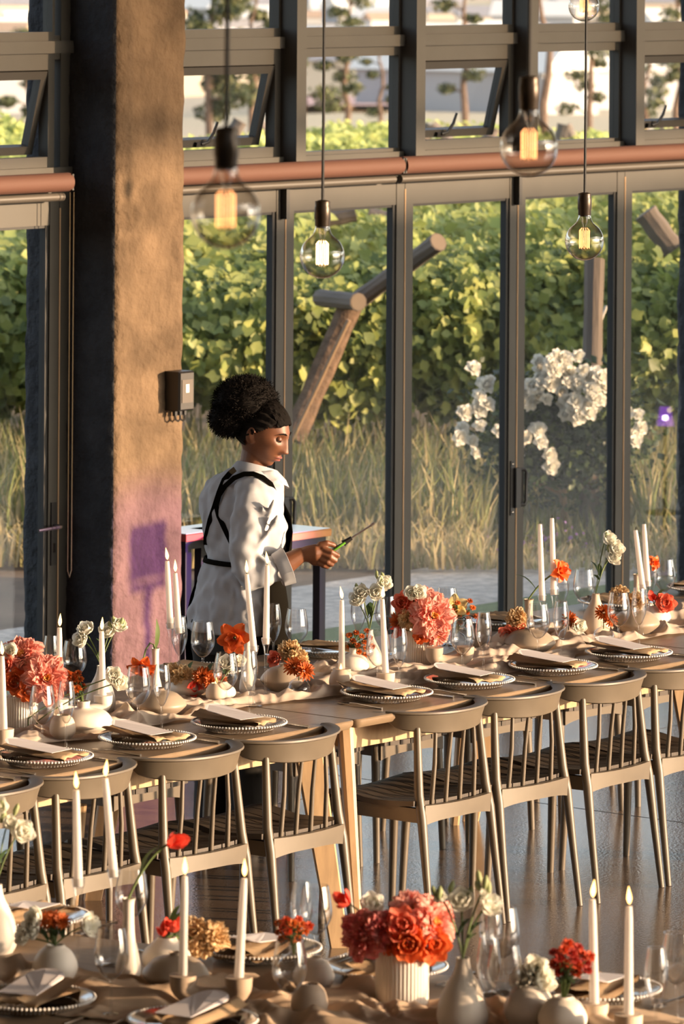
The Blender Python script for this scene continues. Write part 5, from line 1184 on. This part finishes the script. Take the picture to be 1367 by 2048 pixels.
for k, (px, py, rz, wds, cd) in enumerate([(62, 2016, 0, 'foreground near side, bottom left', True), (385, 2060, 0, 'foreground near side, bottom centre', True), (520, 1915, math.pi, 'foreground far side, left of the peony pot', True), (770, 1952, math.pi, 'foreground far side, behind the peony pot', True), (60, 1850, math.pi, 'foreground far side, at the left edge', True), (1195, 1996, math.pi, 'foreground far side, bottom right', True)]):
    setting(M3(px, py, rz), wds, k+1, cd)
# ---- the cloth, laid round everything that stands on it
runner('gauze_runner', FR, -2.2, 4.1, .46, .60, M_RUN, 'crumpled peach gauze runner along the long table', 1.3, .030)
runner('gauze_runner', FR3, -2.1, 2.0, .56, -.60, M_RUN2, 'crumpled tan gauze runner on the foreground table', 7.7, .036)
# ================================================================== the woman with the lighter
PD = 19.5; K = PD/F
po = at_d(480, 1258, PD); PO = Vector((po.x, PD, 0))
person_e = None
def pp(px, py, dd=0.0): return at_d(px, py, PD+dd) - PO
def remesh(o, vox, smooth=4, fac=.5):
    r = o.modifiers.new('remesh', 'REMESH'); r.mode = 'VOXEL'; r.voxel_size = vox; r.use_smooth_shade = True
    if smooth: s = o.modifiers.new('smooth', 'SMOOTH'); s.iterations = smooth; s.factor = fac
# ---- head
HY, HP = math.radians(-24), math.radians(17)
HC = pp(527, 868, -.02)                      # centre of the head
HM = Matrix.Translation(HC) @ Matrix.Rotation(HY, 4, 'Z') @ Matrix.Rotation(HP, 4, 'Y')
def g(x, s): return math.exp(-(x/s)**2)
def head_pt(d, k=1.0, face=True):
    x = d.x*(.096 if d.x > 0 else .104); y = d.y*.073; z = d.z*(.118 if d.z > 0 else .122)
    if z < 0:
        t = -z/.122
        y *= 1-.36*t**1.7
        if d.x < 0: x *= 1-.42*t**1.2
        else: x *= 1+.02*t
    # flatten the temples, full back of the skull
    if d.x > 0: y *= 1-.05*d.x
    p = Vector((x, y, z))*k
    if face and d.x > 0:
        w = min(1, d.x*1.8); yy, zz = p.y, p.z
        f = .0
        f += .0045*g(zz-.032, .012)*g(abs(yy)-.022, .026)                    # brow
        f -= .0125*g(zz-.010, .014)*g(abs(yy)-.031, .016)                    # eye sockets
        brz = max(0, min(1, (.022-zz)/.060)) if zz > -.040 else max(0, 1-( -.040-zz)/.010)
        f += (.004+.021*brz**1.5)*g(yy, .0085+.006*brz)*(1 if -.052 < zz < .03 else 0)  # nose
        f += .010*g(abs(yy)-.013, .0075)*g(zz+.036, .009)                    # nostril wings
        f -= .004*g(yy, .02)*g(zz+.051, .006)
        f += .0105*g(zz+.0615, .0065)*g(yy, .021)                            # upper lip
        f += .0115*g(zz+.0735, .0068)*g(yy, .019)                            # lower lip
        f -= .0045*g(zz+.0672, .0026)*g(yy, .026)
        f -= .003*g(zz+.084, .006)*g(yy, .03)
        f += .009*g(zz+.104, .015)*g(yy, .026)                               # chin
        f += .006*g(zz+.012, .02)*g(abs(yy)-.048, .016)                      # cheek bones
        p.x += f*w
    return p
body = MB()
nr, ns = 90, 110; rings = []
for i in range(1, nr):
    a = math.pi*i/nr; ring = []
    for j in range(ns):
        t = 2*math.pi*j/ns; d = Vector((math.sin(a)*math.cos(t), math.sin(a)*math.sin(t), -math.cos(a))); ring.append(HM @ head_pt(d))
    rings.append(ring)
body.loft(rings)
# ears
for sg in (-1, 1):
    c = Vector((-.012, sg*.071, -.005)); rg = []
    for i in range(9):
        t = i/8*math.pi*2
    er = MB()
    path = [HM @ (c + Vector((-.018*math.cos(t)*.9 - .004, sg*(.006+.006*math.sin(t*.5)), .030*math.sin(t)))) for t in [math.radians(q) for q in range(-150, 151, 25)]]
    body.tube(path, [.0045]*len(path), 7); body.ball(HM @ (c+Vector((-.004, sg*.003, 0))), .016, 10, 8, (.8, .35, 1.5))
# neck, trunk core
body.tube([pp(512, 905, -.0), pp(506, 928, .0), pp(500, 950, .0), pp(494, 985, .0)], [.055, .051, .050, .045], 20)
FB = Vector((math.cos(math.radians(42)), math.sin(math.radians(42)), 0)); SB = Vector((-FB.y, FB.x, 0))
RG = [(938,505,.060,.080),(950,497,.078,.148),(966,489,.096,.184),(1000,482,.113,.192),(1050,489,.120,.184),(1095,491,.115,.172),(1122,487,.106,.160),(1150,480,.117,.175),(1205,474,.130,.195),(1240,471,.138,.205),(1262,469,.142,.210)]
def ring_at(py, k=1.0, add=0.0, seg=40, a0=None, a1=None, rf=None):
    for q0, q1 in zip(RG, RG[1:]):
        if q0[0] <= py <= q1[0]: break
    t = (py-q0[0])/(q1[0]-q0[0]); t = max(0, min(1, t)); cx, sd, sw = [q0[i]+(q1[i]-q0[i])*t for i in (1, 2, 3)]
    c = pp(cx, py, 0); out = []
    n = seg if a0 is None else seg+1
    for j in range(n):
        th = 2*math.pi*j/seg if a0 is None else a0+(a1-a0)*j/seg
        r_ = (rf(th, py) if rf else 0)
        out.append(c + FB*(sd*k+add+r_)*math.cos(th) + SB*(sw*k+add+r_)*math.sin(th))
    return out
def skin_depth(px, py, add=.006):
    for q0, q1 in zip(RG, RG[1:]):
        if q0[0] <= py <= q1[0]: break
    t = (py-q0[0])/(q1[0]-q0[0]); cx, sd, sw = [q0[i]+(q1[i]-q0[i])*t for i in (1, 2, 3)]; sd += add; sw += add
    x = (px-cx)*K; A = FB.y**2/sd**2+FB.x**2/sw**2; Bq = 2*x*FB.x*FB.y*(1/sd**2-1/sw**2); C = x*x*(FB.x**2/sd**2+FB.y**2/sw**2)-1
    D = max(0, Bq*Bq-4*A*C); return (-Bq-math.sqrt(D))/(2*A)
body.loft([ring_at(y, .86) for y in (945, 966, 1000, 1050, 1100, 1122, 1160, 1205, 1250)])
for sg in (-1, 1):                                                # legs
    hip = pp(468, 1250, 0)+SB*sg*.085; body.tube([hip+Vector((0,0,.08)), Vector((hip.x, hip.y, .45))+FB*.01, Vector((hip.x, hip.y, .09))-FB*.02], [.085, .055, .036], 14)
    body.tube([Vector((hip.x, hip.y, .05))-FB*.05, Vector((hip.x, hip.y, .035))+FB*.14], [.034, .026], 10)
# right arm (towards the camera) and hand
body.tube([pp(512,985,-.13), pp(497,1060,-.175), pp(489,1135,-.205), pp(500,1150,-.207), pp(540,1142,-.20), pp(578,1124,-.19), pp(606,1107,-.185)], [.055,.047,.044,.044,.043,.038,.0265], 14)
hd = -.185
body.tube([pp(600,1110,hd), pp(614,1108,hd), pp(632,1106,hd-.004), pp(646,1106,hd)], [.025,.031,.034,.026], 14)
body.ball(pp(632,1112,hd-.002), .038, 14, 10, (.95,.55,.98)); body.ball(pp(640,1122,hd), .022, 10, 8, (1,.8,.8))
def digit(pts, rad): body.tube([pp(*q) for q in pts], rad, 9); [body.ball(pp(*q), r*1.02, 9, 6) for q, r in zip(pts, rad)]
digit([(640,1090,hd-.012),(653,1086,hd-.014),(664,1089,hd-.004),(670,1092,hd+.004)], [.0135,.0115,.0102,.0088])           # thumb on top
digit([(646,1098,hd-.018),(662,1104,hd-.024),(675,1111,hd-.012),(672,1113,hd+.014),(660,1112,hd+.026)], [.0115,.0108,.0098,.0092,.0085])
digit([(646,1109,hd-.020),(660,1115,hd-.026),(670,1121,hd-.014),(667,1123,hd+.012),(656,1121,hd+.024)], [.0115,.0108,.0098,.0092,.0085])
digit([(643,1119,hd-.018),(654,1124,hd-.024),(663,1129,hd-.012),(660,1130,hd+.012),(650,1128,hd+.022)], [.011,.0102,.0094,.0088,.008])
digit([(638,1127,hd-.014),(647,1131,hd-.018),(654,1134,hd-.008),(652,1134,hd+.01),(644,1132,hd+.018)], [.0098,.009,.0083,.0078,.0072])
# left arm on the far side, hand resting on the apron
body.tube([pp(478,985,.16), pp(492,1060,.19), pp(505,1135,.17), pp(540,1150,.12), pp(562,1150,.06)], [.052,.045,.042,.036,.026], 12)
body.ball(pp(570,1150,.04), .036, 12, 8, (1,.8,.6))
for q in range(4): body.tube([pp(574,1142+6*q,.03), pp(582,1143+6*q,.0), pp(578,1146+6*q,-.03)], [.0095,.009,.0075], 7)
body.tube([pp(566,1140,.03), pp(574,1132,.01), pp(580,1130,-.01)], [.011,.010,.008], 7)
person = body.build('person', M_SKIN, None, mw=MW(PO)); tag(person, 'woman in white shirt and black apron holding a green lighter, walking behind the table', 'person'); remesh(person, .0037, 2, .4)
# ---- eyes, brows, lips
M_EYE = mat('eye_white', (.30,.26,.23), .4); M_IRIS = mat('iris', (.015,.008,.005), .2); M_LID = mat('eyelid', (.125,.046,.022), .45); M_LIP = mat('lips', (.24,.065,.05), .4)
for sg in (-1, 1):
    c = Vector((.0755, sg*.0305, .0085))
    e = MB(); e.ball(HM @ c, .0115, 14, 10); eo = e.build('eye', M_EYE, person)
    MB().ball(HM @ (c+Vector((.0088, 0, -.0050))), .0048, 8, 6).build('iris', M_IRIS, eo)
    # upper lid lowered over most of the ball, dark lash edge
    l = MB(); rr = []
    for i in range(9):
        el = math.radians(-14+104*i/8); ring = []
        for j in range(13):
            az = math.radians(-85+170*j/12); d = Vector((math.cos(el)*math.cos(az), math.cos(el)*math.sin(az), math.sin(el))); ring.append(HM @ (c+d*.0127))
        rr.append(ring)
    l.loft(rr, False, False, closed=False); l.build('eyelid', M_LID, person)
    MB().tube([HM @ (c+Vector((math.cos(math.radians(-14))*math.cos(az)*.0131, math.cos(math.radians(-14))*math.sin(az)*.0131, -.0034))) for az in [math.radians(-70+140*j/10) for j in range(11)]], .0011, 5).build('lashes', M_HAIR, person)
    b = MB(); b.tube([HM @ (Vector((head_pt(Vector((1, sg*y/.073*.9, z/.118)).normalized()).x+.0008, sg*y, z))) for y, z in ((.012,.0285),(.022,.0335),(.034,.0345),(.046,.029))], [.0016,.0026,.0024,.0012], 6); b.build('eyebrow', M_HAIR, person)
for nm, zc, hh, wd in (('upper_lip', -.0620, .0056, .022), ('lower_lip', -.0735, .0062, .0195)):
    l = MB(); rr = []
    for j in range(15):
        s = j/14*2-1; y = s*wd; ring = []
        for i in range(7):
            q = i/6*2-1; z = zc + q*hh*(1-abs(s)**2.4*.9); dd = Vector((.09, y*1.15, z*.82)).normalized()
            # follow the face surface
            x = max(head_pt(Vector((math.sqrt(max(.01, 1-(y/.060)**2-(z/.122)**2)), y/.060, z/.122)).normalized()).x, 0)
            ring.append(HM @ Vector((x+.0022*(1-q*q)*(1-s*s)+.0006, y, z)))
        rr.append(ring)
    l.loft(rr, False, False, closed=False); l.build(nm, M_LIP, person)
# ---- hair: cap pulled back with twisted strands, big puff
def hairline(d):
    az = math.atan2(abs(d.y), d.x)                      # 0 = front, pi = back
    return .53 if az < .7 else (.53-(az-.7)*.50 if az < 1.35 else (.20-(az-1.35)*.75 if az < 1.9 else -.42))
cap = MB(); nr, ns = 60, 80; idx = {}; Vc = []; Fc = []
for i in range(1, nr):
    for j in range(ns):
        a = math.pi*i/nr; t = 2*math.pi*j/ns; d = Vector((math.sin(a)*math.cos(t), math.sin(a)*math.sin(t), -math.cos(a)))
        if d.z > hairline(d)-.02:
            p = head_pt(d, 1.0, False); n = p.normalized(); tw = .0035*math.sin(math.atan2(d.y, d.z)*26)+.002*vnoise(d.x*30, d.y*30, d.z*30)
            edge = min(1, (d.z-hairline(d)+.02)*8); idx[i, j] = len(Vc); Vc.append(HM @ (p+n*(.002+.0075*edge+tw*edge)))
for (i, j) in idx:
    q = [(i, j), (i, (j+1) % ns), (i+1, (j+1) % ns), (i+1, j)]
    if all(k in idx for k in q): Fc.append(tuple(idx[k] for k in q))
cap.add(Vc, Fc); cap.build('hair_cap', M_HAIR, person)
tws = MB(); rt = random.Random(2)
for k in range(26):
    y0 = -.062+.124*k/25; pts = []
    for i in range(8):
        s = i/7; d = Vector((math.cos(.55+1.5*s), y0/.073*(1-.25*s)*1.0, math.sin(.55+1.5*s))).normalized(); p = head_pt(d, 1.0, False); pts.append(HM @ (p*1.085+Vector((0, .003*math.sin(i*2.2+k), .002*math.cos(i*2.9+k)))))
    tws.tube(pts, .0042, 6)
tws.build('hair_twists', M_HAIR, person)
BC = pp(491, 808, .02)
pf = MB(); pf.ball(BC, .104, 40, 28, (1.12, 1.0, .98), lambda d: 1+.06*vnoise(d.x*3+5, d.y*3, d.z*3)+.05*vnoise(d.x*9, d.y*9, d.z*9)+.03*vnoise(d.x*22, d.y*22, d.z*22)); pf.ball(pp(462, 838, .0), .072, 24, 16, (1.1, 1, .9), lambda d: 1+.08*vnoise(d.x*7, d.y*7, d.z*7)); pf.build('hair_puff', M_HAIR, person)
n = 9000; q = RNG.normal(size=(n, 3)); q /= np.linalg.norm(q, axis=1)[:, None]
half = np.arange(n) < int(n*.7)
cen = np.where(half[:, None], np.array(BC)[None], np.array(pp(462, 838, .0))[None]); rad = np.where(half[:, None], np.array([[.116, .104, .102]]), np.array([[.078, .072, .064]]))
P = cen + q*rad*RNG.uniform(.93, 1.06, (n, 1))
CV = [(-.06,0,0),(.06,0,0),(.14,.2,.3),(.02,.22,.32),(.02,-.1,.62),(-.1,-.08,.6),(.05,.12,.95)]; CF = [(0,1,2),(0,2,3),(3,2,4),(3,4,5),(5,4,6)]
tag(put('hair_curls', scatter('hair_curls', CV, CF, P, face_rot(q, .5), RNG.uniform(.010, .02, n), M_HAIR), person), kind='stuff')
# ---- shirt
sh = MB(); RF = lambda th, y: .006*math.sin(th*7+y*.05)*max(0, (y-1120)/140) + .004*math.sin(th*5+y*.09)
sh.loft([ring_at(y, 1, .004, 44, rf=RF) for y in (940, 950, 958, 966, 980, 1000, 1025, 1050, 1075, 1098, 1114, 1122, 1132, 1150, 1175, 1205, 1230, 1250, 1262)])
sh.tube([pp(500,972,-.095), pp(511,988,-.135), pp(505,1025,-.165), pp(498,1060,-.182), pp(490,1105,-.20), pp(489,1140,-.208), pp(499,1152,-.210), pp(520,1146,-.207), pp(545,1139,-.201), pp(566,1133,-.195)], [.07,.078,.076,.070,.064,.058,.057,.055,.054,.052], 22)
sh.tube([pp(486,972,.12), pp(480,990,.16), pp(492,1060,.195), pp(505,1130,.175), pp(535,1148,.125)], [.068,.072,.064,.056,.05], 18)
# soft folds
rs = random.Random(8)
for (x0, y0, x1, y1, r_) in [(548,1000,510,1075,.012),(556,1030,500,1110,.011),(470,1012,452,1075,.012),(525,1010,520,1080,.01),(470,1150,510,1240,.014),(505,1175,548,1250,.013),(440,1140,420,1245,.013),(470,1160,455,1250,.012),(410,1010,414,1100,.010),(495,1120,520,1160,.012),(505,1100,545,1125,.011)]:
    pts = []
    for i in range(6):
        t = i/5; x, y = x0+(x1-x0)*t, y0+(y1-y0)*t+6*math.sin(t*3)
        inarm = 480 < x < 565 and 985 < y < 1165
        z = -.245+.02*math.sin(t*3) if inarm and y < 1110 else skin_depth(x, min(1260, max(940, y)), .0)
        if inarm: z = min(z, -.225 - .02*(y > 1060))
        pts.append(pp(x, y, z+.004))
    sh.tube(pts, [r_*.3, r_*.9, r_, r_, r_*.8, r_*.3], 8)
so = sh.build('shirt', M_SHIRT, person); remesh(so, .0065, 5, .5)
tex = bpy.data.textures.new('cloth_folds', 'CLOUDS'); tex.noise_scale = .075; tex.noise_depth = 1
dm = so.modifiers.new('folds', 'DISPLACE'); dm.texture = tex; dm.strength = .03; dm.mid_level = .5
# cuff turned back
cu = MB(); A, Bc = pp(553, 1138, -.198), pp(577, 1128, -.192); ax = (Bc-A); rr = []
qn = ax.normalized(); qx = qn.cross(Vector((0,0,1))).normalized(); qy = qx.cross(qn)
for t, r_ in ((0,.056),(.1,.060),(.6,.063),(1.0,.066),(1.02,.062),(.4,.052)):
    rr.append([A+ax*t + (qx*math.cos(2*math.pi*j/24)+qy*math.sin(2*math.pi*j/24))*(r_*(1+.05*math.sin(3*j/24*6.28+t)))*(1 if math.sin(2*math.pi*j/24) > -.2 else 1.12) for j in range(24)])
cu.loft(rr, False, False); cu.build('cuff', M_SHIRT, person)
# collar: stand and turned-down points
co = MB(); rr = []
for i in range(25):
    th = math.radians(-168+336*i/24); fr = math.cos(th)                    # 0 = front gap side pi -> measured from the back
    c0 = pp(505, 942, .0); dirv = (-FB*math.cos(th) + SB*math.sin(th)); w0 = .064+.012*(1-fr)*.5
    up = pp(0, 916, 0).z-c0.z - (1-fr)*.5*.028
    base = c0 + dirv*w0 + FB*(1-fr)*.5*.022 - Vector((0,0,(1-fr)*.5*.020)); top = base + Vector((0,0,up*.95)) - dirv*.004 + FB*.004
    fall = base + dirv*(.024+.014*(1-fr)*.5) + FB*.02*((1-fr)*.5)**3 + Vector((0,0,-.010-.045*((1-fr)*.5)**2))
    rr.append([base, top, top+dirv*.004+Vector((0,0,.001)), top*.45+fall*.55+dirv*.010, fall, fall-dirv*.003])
co.loft(rr, True, True, closed=False); co.build('collar', M_SHIRT, person)
# ---- apron: bib, straps, waist tie, skirt
ap = MB(); rows_ = []
for y in (985, 1000, 1030, 1060, 1095, 1122, 1150, 1200, 1240, 1262):
    hw = 24 + (y-985)*.42 if y < 1122 else 108
    rows_.append(ring_at(y, 1, .016 + (.010 if 1010 < y < 1110 else 0) + (.01 if y > 1180 else 0), 16, math.radians(-hw), math.radians(hw)))
last = rows_[-1]; rows_ += [[p+Vector((0,0,-.16))+FB*.012 for p in last], [p+Vector((0,0,-.36))+FB*.01 for p in last]]
ap.loft(rows_, False, False, closed=False); ao = ap.build('apron', M_APRON, person); sd_ = ao.modifiers.new('thick', 'SOLIDIFY'); sd_.thickness = .003
def strap(pts, wpx, nm='apron_strap'):
    m = MB(); L = []; R_ = []
    P3 = [pp(x, y, skin_depth(x, y, .014) if dz is None else dz) for x, y, dz in pts]
    for i, p in enumerate(P3):
        t = (P3[min(i+1, len(P3)-1)]-P3[max(0, i-1)]).normalized(); nrm = Vector((0,-1,0)); s_ = t.cross(nrm).normalized()*wpx*K*.5
        L.append(p-s_); R_.append(p+s_)
    n_ = len(P3); m.loft([[L[i], R_[i], R_[i]+Vector((0,.004,0)), L[i]+Vector((0,.004,0))] for i in range(n_)]); m.build(nm, M_APRON, person)
strap([(470,938,-.075),(460,946,-.095),(448,960,None),(438,985,None),(430,1010,None),(420,1040,None),(412,1075,None),(412,1090,None)], 11)
strap([(549,985,-.155),(541,968,-.175),(525,955,-.18),(506,948,-.175),(488,948,-.165),(468,956,-.15),(450,972,None),(438,990,None),(432,1012,None),(437,1032,None),(448,1056,None),(462,1085,None),(474,1108,None)], 10)
wt = MB(); wt.loft([ring_at(1117, 1, .012, 40), ring_at(1127, 1, .013, 40)], False, False); wo_ = wt.build('waist_tie', M_APRON, person); wo_.modifiers.new('thick', 'SOLIDIFY').thickness = .004
# ---- trousers and shoes
tr = MB()
tr.loft([ring_at(y, 1.0, -.012, 30) for y in (1150, 1205, 1250)] + [[p+Vector((0,0,-.10)) for p in ring_at(1250, 1.0, -.006, 30)]])
for sg in (-1, 1):
    hip = pp(468, 1250, 0)+SB*sg*.092; tr.tube([hip+Vector((0,0,.02)), Vector((hip.x, hip.y, .48))+FB*.015, Vector((hip.x, hip.y, .07))-FB*.015], [.108, .088, .078], 18)
to = tr.build('trousers', M_TROUS, person); remesh(to, .012, 3)
for sg in (-1, 1):
    hip = pp(468, 1250, 0)+SB*sg*.092; b = Vector((hip.x, hip.y, 0))
    MB().loft([[b+FB*f+SB*(w_*math.cos(t))+Vector((0,0,max(.002, h_*.5+h_*.5*math.sin(t)))) for t in [2*math.pi*j/14 for j in range(14)]] for f, w_, h_ in ((-.10,.02,.05),(-.08,.038,.085),(-.02,.042,.09),(.07,.046,.065),(.13,.04,.045),(.165,.015,.03))]).build('shoe', M_BLACK, person)
# ---- the lighter in her hand
LB = at_d(648, 1112, PD+hd+.012); LT = at_d(692, 1083, PD+hd+.012); dv = (LT-LB); e = empty('gas_lighter', ALIGN(LB, dv)); tag(e, 'long green gas lighter in the woman\'s hand', 'lighter')
L = dv.length; MGR = mat('lime_plastic', (.16,.46,.04), .35)
def lp(px, py): return at_d(px, py, PD+hd+.012)
h = MB(); h.loft([[(x*w_, y*.010, z) for x, y in ((-1,-.6),(-.6,-1),(.6,-1),(1,-.6),(1,.6),(.6,1),(-.6,1),(-1,.6))] for z, w_ in ((-.03,.010),(0,.0125),(L*.35,.0135))]); h.build('grip', MGR, e)
for s0 in (-1, 1): MB().tube([(s0*.0125,0,L*.33),(s0*.0165,0,L*.5),(s0*.0165,0,L*.72),(s0*.011,0,L*.95)], .0042, 8).build('trigger_guard', MGR, e)
MB().box((-.008,-.006,L*.33), (.004,.006,L*.75)).build('trigger', M_BLACK, e, smooth=False)
MB().tube([(0,0,L*.86),(0,0,L*.98),(0,0,L+.024)], [.0125,.010,.0075], 10).build('nozzle', M_BLACK, e)
tip = (at_d(744, 1040, PD+hd+.012)-LB).length
MB().tube([(0,0,L+.02),(0,0,tip-.02),(0,0,tip-.018),(0,0,tip)], [.0036,.0034,.0048,.0045], 10).build('metal_rod', mat('rod', (.42,.36,.33), .35, metal=.8), e)
# ================================================================== hanging bulbs, floodlight
M_FIL = emit_mat('filament', (1.0,.40,.14), 3.4); M_FILH = emit_mat('filament_bright', (1.0,.60,.28), 13.0); M_SOCK = mat('dark_brass_socket', (.045,.032,.022), .35, metal=.5)
def bulb(px, py, dia, label, bright=False, R_=.0625, c=None):
    d = F*2*R_/dia; c = c or at_d(px, py, d); a, b = toab(c)
    e = empty('pendant_bulb', MW(c)); tag(e, label, 'pendant light', 'bare filament bulbs on cords')
    prof = [(R_*math.sin(math.radians(t)), -R_*math.cos(math.radians(t))) for t in range(2, 152, 6)]
    prof += [(.0262,.0605),(.0232,.068),(.0205,.078),(.0195,.09)]
    MB().lathe(prof, 40, cap1=False).build('glass_globe', M_BULB, parent=e, angle=80)
    MB().lathe([(.0185,.079),(.0195,.081),(.021,.085),(.021,.10),(.0225,.104),(.0225,.135),(.021,.139),(.021,.152),(.008,.156)], 24).build('socket', M_SOCK, parent=e, angle=30)
    zr = 4.95+(B+.35-b)/17.57*2.51
    MB().tube([(0,0,.15),(.001,0,.4),(0,0,zr-c.z)], .0042, 8).build('cord', M_BLACK, parent=e)
    MB().lathe([(.012,.088),(.010,.06),(.004,.045),(.003,-.018),(.001,-.02)], 12).build('glass_stem', M_BULB, parent=e)
    f = MB(); n = 10; rr = .0165
    for k in range(n):
        t0, t1 = 2*math.pi*k/n, 2*math.pi*(k+.5)/n
        f.tube([(rr*.55*math.cos(t0), rr*.55*math.sin(t0), .042), (rr*math.cos(t0), rr*math.sin(t0), .034), (rr*math.cos(t0), rr*math.sin(t0), -.020), (rr*math.cos(t1), rr*math.sin(t1), -.024), (rr*math.cos(t1), rr*math.sin(t1), .034)], .0007, 5)
    f.build('filament', M_FILH if bright else M_FIL, parent=e)
    w = MB()
    for k in range(7): t = 2*math.pi*k/7; w.tube([(0,0,-.018),(rr*.6*math.cos(t), rr*.6*math.sin(t), -.028),(rr*math.cos(t), rr*math.sin(t), -.022)], .0006, 4)
    w.build('filament_support', M_STEEL, parent=e)
bulb(451, 428, 140, 'largest, nearest bare bulb hanging before the pillar edge')
bulb(644, 512, 90, 'brightly lit bare bulb hanging left of the leaning log', True)
bulb(1057, 296, 116, 'large bare bulb hanging before the blind on the right')
bulb(1168, 482, 78, 'small bare bulb hanging lowest on the right')
bulb(1167, 12, 62, 'smallest bare bulb at the top edge of the picture', False, .0625)
# ---- floodlight on a stand, out of the picture to the right; its light and its shadow fall on the pillar
def on_pillar(px, py, b):
    x, y = uv(px, py); dv = Vector((x/F, 1, -y/F)); t = (b+O.dot(N))/dv.dot(N); return dv*t+Vector((0,0,H))
bulb(0, 0, 90, 'bare bulb out of view that shades the pillar', False, .0625, on_pillar(258, 432, B-.335)+sdir*3.4)
pc = on_pillar(297, 1102, B-.335); lc = pc + sdir*3.7
ea = math.atan2(pc.y-lc.y, pc.x-lc.x)
e = empty('floodlight', MW((lc.x, lc.y, 0), ea)); tag(e, 'black floodlight on a stand throwing purple light at the pillar', 'floodlight')
z = lc.z
MB().box((-.03, -.105, z-.115), (.03, .105, z+.115)).build('housing', M_BLACK, parent=e, smooth=False)
MB().box((.03, -.092, z-.10), (.034, .092, z+.10)).build('led_panel', emit_mat('purple_led', (.42,.08,1.0), 14.0), parent=e, smooth=False)
MB().box((-.02, -.10, z-.165), (.02, .10, z-.135)).build('crossbar', M_BLACK, parent=e, smooth=False)
for y in (-.07, .07): MB().box((-.01, y-.008, z-.137), (.01, y+.008, z-.113)).build('bracket', M_BLACK, parent=e, smooth=False)
MB().tube([(0,0,.25),(0,0,z-.16)], .021, 12).build('pole', M_BLACK, parent=e)
for k in range(3): t = 2.09*k+.5; MB().tube([(0,0,.55),(.42*math.cos(t), .42*math.sin(t), .012)], .012, 8).build('leg', M_BLACK, parent=e)
sp = bpy.data.lights.new('floodlight_beam', 'SPOT'); spo = bpy.data.objects.new('floodlight_beam', sp); COL.objects.link(spo); spo.parent = e
sp.energy = 1000; sp.color = (.30,.012,.85); sp.spot_size = math.radians(25); sp.spot_blend = .5; sp.shadow_soft_size = .06
aim = on_pillar(295, 1290, B-.33); src = Vector((lc.x, lc.y, z)) + (pc-lc).normalized()*.06
spo.matrix_local = MW((lc.x, lc.y, 0), ea).inverted() @ (Matrix.Translation(src) @ (src-aim).to_track_quat("Z", "Y").to_matrix().to_4x4())

# ---- a second, low floodlight further along: seen only as a purple mirror image in the right door
gh = on_pillar(1330, 832, B-.04); vd = (gh-Vector((0,0,H))).normalized(); rd_ = vd-2*vd.dot(N)*N; l2 = gh+rd_*4.6
e = empty('floodlight', MW((l2.x, l2.y, 0), math.atan2(-rd_.y, -rd_.x))); tag(e, 'low floodlight whose purple glow mirrors in the right door', 'floodlight')
z = l2.z
MB().add([(.0,-.05,z-.06),(.0,.05,z-.06),(.0,.032,z+.05),(.0,-.032,z+.05),(-.06,-.05,z-.06),(-.06,.05,z-.06),(-.06,.032,z+.05),(-.06,-.032,z+.05)], [(0,1,2,3),(7,6,5,4),(0,4,5,1),(1,5,6,2),(2,6,7,3),(3,7,4,0)]).build('housing', mat('purple_diffuser', (.3,.1,.5), .5, emit=(.35,.10,.75), es=5.0), parent=e, smooth=False)
MB().ball((.004, 0, z-.01), .016, 10, 8).build('led', emit_mat('hot_led', (.75,.6,1.0), 60.0), parent=e)
MB().tube([(-.03,0,.0),(-.03,0,z-.05)], .012, 8).build('pole', M_BLACK, parent=e); MB().lathe([(.11,0),(.11,.008),(.02,.014)], 16, (-.03,0,0)).build('foot', M_BLACK, parent=e)
